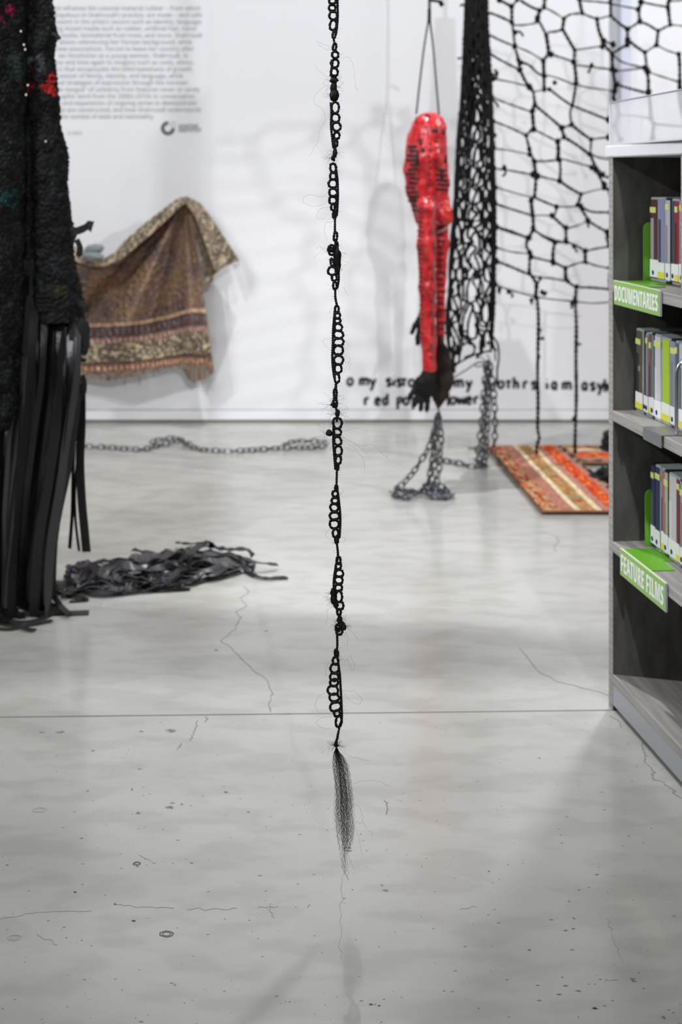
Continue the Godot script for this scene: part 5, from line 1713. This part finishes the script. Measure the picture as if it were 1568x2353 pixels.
# ---------------------------------------------------------------- the orange floor rug with its cut-out
func kilim_texture() -> ImageTexture:
	var n := 512
	var im := Image.create(n, n, false, Image.FORMAT_RGB8)
	var fine := noise(0.06, 151, 3)
	var mot := noise(0.028, 152, 3, FastNoiseLite.TYPE_CELLULAR)
	var broad := noise(0.012, 153, 3)
	# distance from the rug's edge runs along u: 0 at the outer edge, 1 at the cut-out
	for x in n:
		var u := float(x) / n
		for y in n:
			var f := fine.get_noise_2d(x, y)
			var k := mot.get_noise_2d(x * 1.4, y * 1.4)
			var b := broad.get_noise_2d(x * 2.0, y * 2.0)
			var c := Color(0.78, 0.36, 0.18)
			if u < 0.02: c = Color(0.25, 0.22, 0.20)
			elif u < 0.19:
				c = Color(0.76, 0.42, 0.24) if k > -0.55 else Color(0.70, 0.60, 0.46)
				if b > 0.2: c = Color(0.62, 0.25, 0.16)
			elif u < 0.34: c = Color(0.66, 0.42, 0.36) if int(u * 60) % 2 else Color(0.72, 0.52, 0.44)
			elif u < 0.40: c = Color(0.86, 0.80, 0.66)
			elif u < 0.56:
				c = Color(0.62, 0.45, 0.28)
				var band := fmod(y / 46.0, 3.0)
				if band < 1.0: c = Color(0.66, 0.48, 0.33)
				elif band < 1.2: c = Color(0.60, 0.24, 0.18)
				elif band < 2.0: c = Color(0.60, 0.50, 0.36)
				if k < -0.6: c = c.lerp(Color(0.80, 0.62, 0.40), 0.6)
			elif u < 0.62: c = Color(0.86, 0.79, 0.64)
			elif u < 0.70: c = Color(0.66, 0.44, 0.40) if int(u * 80) % 2 else Color(0.74, 0.55, 0.47)
			elif u < 0.86:
				c = Color(0.82, 0.32, 0.15)
				if k < -0.68: c = Color(0.84, 0.58, 0.36)
				if b > 0.28: c = Color(0.74, 0.22, 0.14)
			elif u < 0.92: c = Color(0.70, 0.48, 0.42)
			else: c = Color(0.26, 0.20, 0.23) if k > -0.62 else Color(0.66, 0.56, 0.44)
			c = c * (1.0 + 0.25 * f)
			im.set_pixel(x, y, Color(clampf(c.r, 0, 1), clampf(c.g, 0, 1), clampf(c.b, 0, 1)))
	return ImageTexture.create_from_image(im)

func floor_rug():
	var o := thing("floor_rug", "flat-woven orange and cream striped rug with a cut-out centre on the floor behind the shelf", "rug", on_floor(1400, 1110))
	var wool := mat(Color(1, 1, 1), 0.95, 0.0, 0.2)
	wool.albedo_texture = kilim_texture()
	wool.normal_enabled = true
	wool.normal_texture = noise_tex(noise(0.12, 155, 2), 256, null, true, 6.0)
	wool.normal_scale = 0.4
	var bl := on_floor(1118, 1031); var fl := on_floor(1245, 1184)
	var right := 3.0
	var br := Vector3(right, 0, bl.z); var fr := Vector3(right, 0, fl.z)
	var ibl := Vector3(1.60, 0, -4.21); var ifl := Vector3(1.565, 0, -3.89)
	var ibr := Vector3(right - 0.36, 0, -4.21); var ifr := Vector3(right - 0.36, 0, -3.89)
	var wav := noise(2.0, 156, 2)
	# bands: the side runs the whole depth, back and front close the cut-out; u runs from the outer edge to the hole
	var sf := Vector3(1.565, 0, fl.z); var sb := Vector3(1.60, 0, bl.z)
	var ef := Vector3(right - 0.36, 0, fl.z); var eb := Vector3(right - 0.36, 0, bl.z)
	for s in [["side_band", fl, bl, sf, sb, 0.0], ["back_band", sb, eb, ibl, ibr, 0.42], ["front_band", ef, sf, ifr, ifl, 0.5], ["side_band", br, fr, eb, ef, 0.0]]:
		var nu := 24; var nv := 30
		var g := PackedVector3Array(); var t := PackedVector2Array()
		for j in nv:
			for i in nu:
				var a := float(j) / (nv - 1)
				var u := float(i) / (nu - 1)
				var outer: Vector3 = (s[1] as Vector3).lerp(s[2], a)
				var inner: Vector3 = (s[3] as Vector3).lerp(s[4], a)
				var q := outer.lerp(inner, u)
				q.y = 0.010 + 0.005 * wav.get_noise_2d(q.x, q.z)
				g.append(q)
				t.append(Vector2(clampf(lerpf(s[5], 1.0, u), 0.004, 0.996), a * (s[1] as Vector3).distance_to(s[2]) * 0.9))
		var m := MB.new()
		m.sheet(g, nu, nv, t, 0.007)
		for k in m.idx.size() / 3:
			var w := m.idx[k * 3]; m.idx[k * 3] = m.idx[k * 3 + 1]; m.idx[k * 3 + 1] = w
		part(s[0], m, wool, o)
	# frayed corner at the back left
	for q in [[1122, 1031, 1098, 1029, 1078, 1030], [1120, 1034, 1104, 1034, 1090, 1033], [1119, 1036, 1110, 1038, 1100, 1036]]:
		var m := MB.new()
		var p := PackedVector3Array()
		for i in range(0, q.size(), 2): p.append(on_floor(q[i], q[i + 1], 0.006))
		m.tube(smooth(p, 3), 0.005, 5, false, true, Vector2(1, 0.6))
		part("fringe", m, mat(Color(0.30, 0.25, 0.22), 0.9), o)
	# black things lying by the cut-out, mostly hidden by the shelf
	var b := thing("black_bundle", "folded black rubber bundle lying in the cut-out of the orange rug", "bundle", on_floor(1385, 1113))
	var m := MB.new()
	m.blob(on_floor(1386, 1108) + Vector3(0, 0.022, 0), Vector3(0.055, 0.012, 0.01), Vector3(0, 0.024, 0), Vector3(0, 0, 0.035), noise(0.03, 14, 2), 0.5)
	m.blob(on_floor(1410, 1112) + Vector3(0, 0.035, 0), Vector3(0.05, 0.0, 0), Vector3(0, 0.038, 0), Vector3(0, 0, 0.05), noise(0.03, 15, 2), 0.5)
	m.blob(on_floor(1432, 1108) + Vector3(0, 0.03, 0), Vector3(0.06, 0.0, 0), Vector3(0, 0.032, 0), Vector3(0, 0, 0.05), noise(0.03, 16, 2), 0.5)
	part("folds", m, M.rubber_dull, b)
	b = thing("black_coil", "black rubber coil end at the back edge of the orange rug", "coil", on_floor(1412, 1040))
	m = MB.new()
	for k in 3:
		var loop := PackedVector3Array()
		for i in 16: loop.append(on_floor(1414, 1042) + Vector3(cos(TAU * i / 16) * (0.05 - 0.008 * k), 0.02 + 0.028 * k, sin(TAU * i / 16) * 0.05))
		m.tube(loop, 0.016, 7, true, false)
	part("loops", m, M.rubber_dull, b)

# ---------------------------------------------------------------- the crocheted hair chain in front
func curl(m: MB, from: Vector3, dir: Vector3, length: float, wave: float, r: float, sd: int):
	var p := PackedVector3Array([from])
	var t := dir.normalized()
	var n := int(clampf(length / 0.0035, 5, 40))
	var turn := Vector3(rng.randf_range(-1, 1), rng.randf_range(-1, 1), rng.randf_range(-0.3, 0.3))
	for i in n:
		turn += Vector3(rng.randf_range(-1, 1), rng.randf_range(-1, 1), rng.randf_range(-0.4, 0.4)) * 0.5
		turn *= 0.9
		t = (t + turn * wave + Vector3(0, -0.02, 0)).normalized()
		p.append(p[p.size() - 1] + t * length / n)
	m.tube(p, r, 3, false, false)

func hair_chain():
	var D := 1.65
	var px := D / F
	var o := thing("hair_chain", "slim chain crocheted from black hair with a loose tassel, hanging in the middle foreground", "chain", at(772, 2005, D))
	# rings: centre and half size on enlarged views of the photograph, one table per stretch
	var tables := [
		[0.0, 4.704, [[490, -80, 50, 45], [490, 10, 50, 40], [490, 85, 50, 40], [497, 170, 54, 50], [499, 270, 46, 62], [507, 378, 28, 46], [515, 510, 31, 48], [520, 595, 46, 44], [517, 685, 53, 52], [510, 780, 50, 50], [512, 1030, 52, 62], [520, 1165, 52, 66], [524, 1275, 57, 54], [534, 1370, 56, 54], [538, 1465, 44, 44], [527, 1545, 29, 46], [500, 1815, 44, 56], [496, 1905, 46, 44], [496, 1985, 58, 54], [496, 2080, 56, 47], [496, 2165, 53, 46], [506, 2240, 44, 44], [514, 2320, 30, 46]]],
		[500.0, 4.704, [[522, 205, 31, 55], [536, 290, 25, 32], [482, 350, 52, 60], [488, 490, 28, 52], [487, 575, 58, 50], [512, 650, 40, 42], [516, 735, 32, 47], [540, 990, 33, 44], [544, 1060, 42, 38], [547, 1118, 46, 34], [553, 1185, 52, 47], [556, 1265, 66, 48], [556, 1345, 68, 46], [556, 1435, 65, 56], [556, 1540, 62, 56], [552, 1635, 53, 52], [539, 1735, 39, 56], [522, 1895, 28, 50], [520, 1950, 25, 27], [520, 2010, 36, 50], [543, 2220, 58, 66], [545, 2320, 52, 44]]],
		[1000.0, 4.704, [[546, 60, 52, 52], [555, 170, 51, 59], [553, 265, 43, 52], [546, 350, 24, 38], [532, 570, 25, 40], [522, 635, 43, 40], [518, 705, 49, 40], [511, 785, 56, 47], [511, 870, 63, 47], [512, 965, 62, 54], [524, 1055, 45, 50], [536, 1135, 28, 42], [556, 1350, 33, 47], [556, 1420, 43, 40], [563, 1490, 56, 44], [559, 1570, 58, 44], [556, 1645, 53, 42], [562, 1750, 48, 66], [568, 1840, 53, 52], [563, 1915, 33, 42], [550, 2080, 36, 46], [566, 2125, 45, 42], [530, 2340, 26, 32]]],
		[1500.0, 4.279, [[487, 10, 28, 37], [477, 75, 39, 44], [470, 155, 52, 52], [463, 235, 53, 44], [463, 297, 53, 40], [451, 365, 62, 50], [466, 445, 60, 44], [476, 525, 68, 50], [493, 600, 41, 38], [507, 670, 39, 62]]]]
	var fuzz := MB.new()
	var bend := noise(0.6, 171, 2)
	var id := 0
	for tab in tables:
		for e in tab[2]:
			var s: float = tab[1]
			var c := at(660 + e[0] / s, tab[0] + e[1] / s, D)
			var tube_r := 0.0020
			var rx: float = maxf(e[2] / s * px - tube_r, 0.0016)
			var ry: float = maxf(e[3] / s * px - tube_r * 0.6, 0.003)
			var tilt := 0.35 * bend.get_noise_2d(id * 5.0, 0)
			var yaw := 0.5 * bend.get_noise_2d(id * 5.0, 60)
			var loop := PackedVector3Array()
			for k in 26:
				var a := TAU * k / 26
				var r := 1.0 + 0.10 * bend.get_noise_2d(id * 9.0 + cos(a), sin(a) * 1.5)
				var q := Vector3(pow(absf(cos(a)), 0.85) * signf(cos(a)) * rx * r, pow(absf(sin(a)), 0.9) * signf(sin(a)) * ry * r, 0)
				loop.append(c + q.rotated(Vector3.BACK, tilt).rotated(Vector3.UP, yaw) + Vector3(0, 0, 0.0012 * (1 if id % 2 else -1)))
			var m := MB.new()
			for ply in 2:
				var pl := PackedVector3Array(); var rad := PackedFloat32Array()
				for k in 26:
					var t := (loop[(k + 1) % 26] - loop[(k + 25) % 26]).normalized()
					var out := t.cross(Vector3.BACK)
					var g := TAU * k * 4.0 / 26 + PI * ply
					pl.append(loop[k] + (out * cos(g) + Vector3.BACK * sin(g)) * tube_r * 0.42)
					rad.append(tube_r * (0.80 + 0.25 * bend.get_noise_2d(id * 30.0 + ply * 7, k * 2.0)))
				m.tube(pl, rad, 6, true, false)
			part("ring", m, M.hair, o)
			for k in 12:
				var a := TAU * rng.randf()
				var q := loop[int(a / TAU * 26) % 26]
				curl(fuzz, q, Vector3(cos(a), sin(a), 0.3) if k % 3 else Vector3(-sin(a), cos(a), 0.2), rng.randf_range(0.003, 0.010), 0.35, 0.00008, k)
			id += 1
	# plied strands where the chain draws tight, and along the edge of the rings
	var strands := [[767, 87, 769, 100], [770, 337, 770, 352, 771, 362], [768, 345, 768, 372], [769.5, 470, 770, 500, 770, 535], [771, 664, 771, 684, 775, 703], [772.5, 878, 772, 896], [771, 905, 770, 915], [770, 925, 773, 940, 775, 958, 774, 970], [774.5, 1080, 774, 1100, 773.5, 1118],
		[774, 1246, 776, 1262, 777, 1276, 775, 1290], [778, 1412, 780, 1425, 783, 1440], [775, 1460, 775.5, 1480, 774.5, 1496], [782, 1664, 778, 1682, 775, 1698, 773, 1704],
		[775, -10, 776.5, 30, 775, 60, 772, 80], [765, 140, 762, 160, 760, 176], [760, 236, 762, 262, 761, 290, 764, 318, 767, 342], [771, 380, 776, 410, 777, 440, 776, 470, 774, 498], [777, 620, 779, 640, 775, 664], [770, 710, 766, 752, 765, 790, 764, 820, 766, 850, 769, 870],
		[767, 970, 766, 1010, 768, 1045, 771, 1080], [775, 1120, 779, 1150, 782, 1180, 782, 1210, 780, 1238], [775, 1285, 769, 1320, 767, 1345, 769, 1362], [774, 1500, 780, 1540, 783, 1580, 785, 1620, 786, 1650, 781, 1668]]
	for g in strands:
		var m := MB.new()
		var p := resample(smooth(pts(g, D), 5), 0.0014)
		if p.size() > 2:
			plied(m, p, 0.0021, 0.008, g[0] * 0.3, 6)
			part("strand", m, M.hair, o)
			for k in p.size() / 3:
				var q := p[rng.randi() % p.size()]
				curl(fuzz, q, Vector3(rng.randf_range(-1, 1), rng.randf_range(-0.6, 0.4), rng.randf_range(-0.3, 0.3)), rng.randf_range(0.003, 0.012), 0.4, 0.00008, k)
	# felted knots
	for g in [[768, 184, 9, 8], [767.5, 200, 7.5, 13], [768.5, 218, 9.5, 13], [774.5, 590, 8.5, 22], [776, 612, 6.5, 20], [762, 574, 9, 6], [757, 995, 8, 7], [765, 363, 4, 6], [770.5, 352, 5, 9], [765, 1362, 5.5, 10], [767, 1378, 6, 12], [772, 1390, 6, 7], [781, 1425, 6, 10], [788, 1440, 7, 9], [784, 1434, 8, 6], [773, 1706, 3.4, 4.2], [771.5, 1712, 3.8, 4.5], [774, 1713, 3.4, 3.6], [764, 930, 5, 3], [776, 950, 5, 9]]:
		var m := MB.new()
		m.blob(at(g[0], g[1], D), Vector3(g[2] * px, 0, 0), Vector3(0, g[3] * px, 0), Vector3(0, 0, minf(g[2], g[3]) * px * 0.9), noise(0.06, int(g[1]), 3), 0.55, 9)
		part("knot", m, M.hair, o)
		for k in 34:
			var a := TAU * rng.randf()
			curl(fuzz, at(g[0] + cos(a) * g[2] * 0.7, g[1] + sin(a) * g[3] * 0.8, D), Vector3(cos(a) + rng.randf_range(-0.3, 0.3), sin(a), rng.randf_range(-0.3, 0.6)), rng.randf_range(0.004, 0.018) * (1.7 if g[1] > 900 and g[1] < 1020 else 1.0), 0.35, 0.00009, k)
	stuff(part("fuzz", fuzz, M.hair, o))
	# long stray hairs
	var stray := MB.new()
	for g in [[770, 113, 728, 95, 745, 112, 760, 114], [766, 192, 745, 200, 727, 215, 722, 235, 742, 252, 748, 275, 735, 300, 731, 325, 722, 340, 711, 359], [760, 180, 740, 168, 730, 160, 724, 149], [783, 135, 802, 132, 812, 150, 815, 172, 818, 200, 824, 210], [758, 460, 730, 474, 701, 468, 697, 455, 712, 448, 745, 452, 752, 440],
		[757, 476, 737, 480, 728, 495, 732, 503, 748, 502], [765, 510, 750, 512, 746, 530, 752, 552], [743, 572, 730, 585, 722, 594], [745, 578, 735, 566, 726, 572], [764, 776, 745, 780, 744, 790, 762, 806], [796, 783, 803, 798], [788, 810, 804, 824, 796, 845, 788, 860], [788, 830, 806, 836, 800, 852],
		[786, 1004, 810, 1015, 830, 1025, 855, 1022, 888, 1050, 897, 1058], [788, 1010, 815, 1030, 835, 1055, 838, 1080], [786, 1002, 825, 1028, 845, 1044], [788, 990, 810, 986, 826, 983], [748, 985, 730, 975, 728, 982], [752, 1005, 725, 1003, 720, 1012], [756, 1215, 748, 1230, 762, 1242, 766, 1250], [783, 1230, 793, 1240, 786, 1247],
		[776, 1500, 790, 1520, 800, 1515, 808, 1540, 815, 1530, 805, 1505], [751, 1590, 733, 1600, 724, 1620, 732, 1636], [787, 1586, 815, 1590, 832, 1608, 822, 1618, 805, 1610, 790, 1592], [768, 1645, 740, 1650, 727, 1660, 738, 1672, 765, 1676], [755, 1520, 748, 1545, 752, 1553], [772, 1706, 757, 1720, 754, 1737], [778, 1714, 795, 1734, 825, 1743, 852, 1749],
		[808, 1802, 830, 1796, 855, 1793, 875, 1797, 898, 1808], [812, 1846, 826, 1855, 834, 1880, 829, 1892, 818, 1888], [834, 1888, 842, 1902, 854, 1913, 855, 1922], [818, 1905, 826, 1930, 832, 1965], [800, 1960, 808, 1985, 816, 1999], [785, 1990, 795, 2010, 805, 2023], [780, 1430, 800, 1445, 812, 1455, 822, 1470], [790, 1440, 800, 1465, 798, 1485], [752, 1400, 752, 1420, 750, 1435], [764, 700, 758, 715, 756, 722], [790, 660, 800, 680]]:
		var p := smooth(pts(g, D), 7)
		for k in p.size(): p[k] += Vector3(sin(k * 1.1), cos(k * 0.9), sin(k * 0.7)) * 0.0005
		stray.tube(p, 0.00012, 3, false, false)
	stuff(part("stray_hairs", stray, M.hair, o))
	# the tassel of crimped hair
	var tassel := MB.new()
	var outline := [[1715, 773, 774], [1728, 768, 780], [1738, 766, 789], [1760, 764, 800], [1790, 767, 805], [1830, 770, 811], [1870, 768, 813], [1900, 771, 815], [1930, 776, 812], [1950, 780, 803], [1965, 782, 797], [1985, 785, 797], [2005, 789, 799], [2030, 797, 808]]
	for i in 170:
		var k := rng.randf() if i % 3 else clampf(rng.randf() * 0.5 + rng.randf() * 0.5, 0, 1)
		var end := lerpf(1850, 1960, sqrt(rng.randf())) if i > 26 else rng.randf_range(1950, 2026)
		var z := rng.randf_range(-1, 1)
		var ph := rng.randf() * TAU
		var ph2 := rng.randf() * TAU
		var amp := rng.randf_range(0.0007, 0.0015)
		var wl := rng.randf_range(13, 19)
		var p := PackedVector3Array()
		var y := 1714.0
		while y < end:
			var e: Array = []
			for j in outline.size() - 1:
				if y <= outline[j + 1][0] or j == outline.size() - 2:
					var t := clampf((y - outline[j][0]) / (outline[j + 1][0] - outline[j][0]), 0, 1)
					e = [lerpf(outline[j][1], outline[j + 1][1], t), lerpf(outline[j][2], outline[j + 1][2], t)]
					break
			var half: float = (e[1] - e[0]) * 0.5
			var on := smoothstep(1716, 1745, y)
			var q := at(lerpf(e[0], e[1], k), y, D - z * half * 0.7 * px)
			p.append(q + Vector3(sin(y / wl * TAU + ph), 0, cos(y / wl * TAU + ph2)) * amp * on + Vector3(sin(y * 0.03 + ph2), 0, 0) * 0.0016 * on)
			y += 3.4
		tassel.tube(p, 0.000125, 3, false, false)
	stuff(part("tassel", tassel, M.hair, o))
	var up := MB.new()
	var a := at(765, -20, D)
	up.tube(PackedVector3Array([a, Vector3(a.x, 3.8, a.z)]), 0.002, 6)
	part("strand", up, M.hair, o)
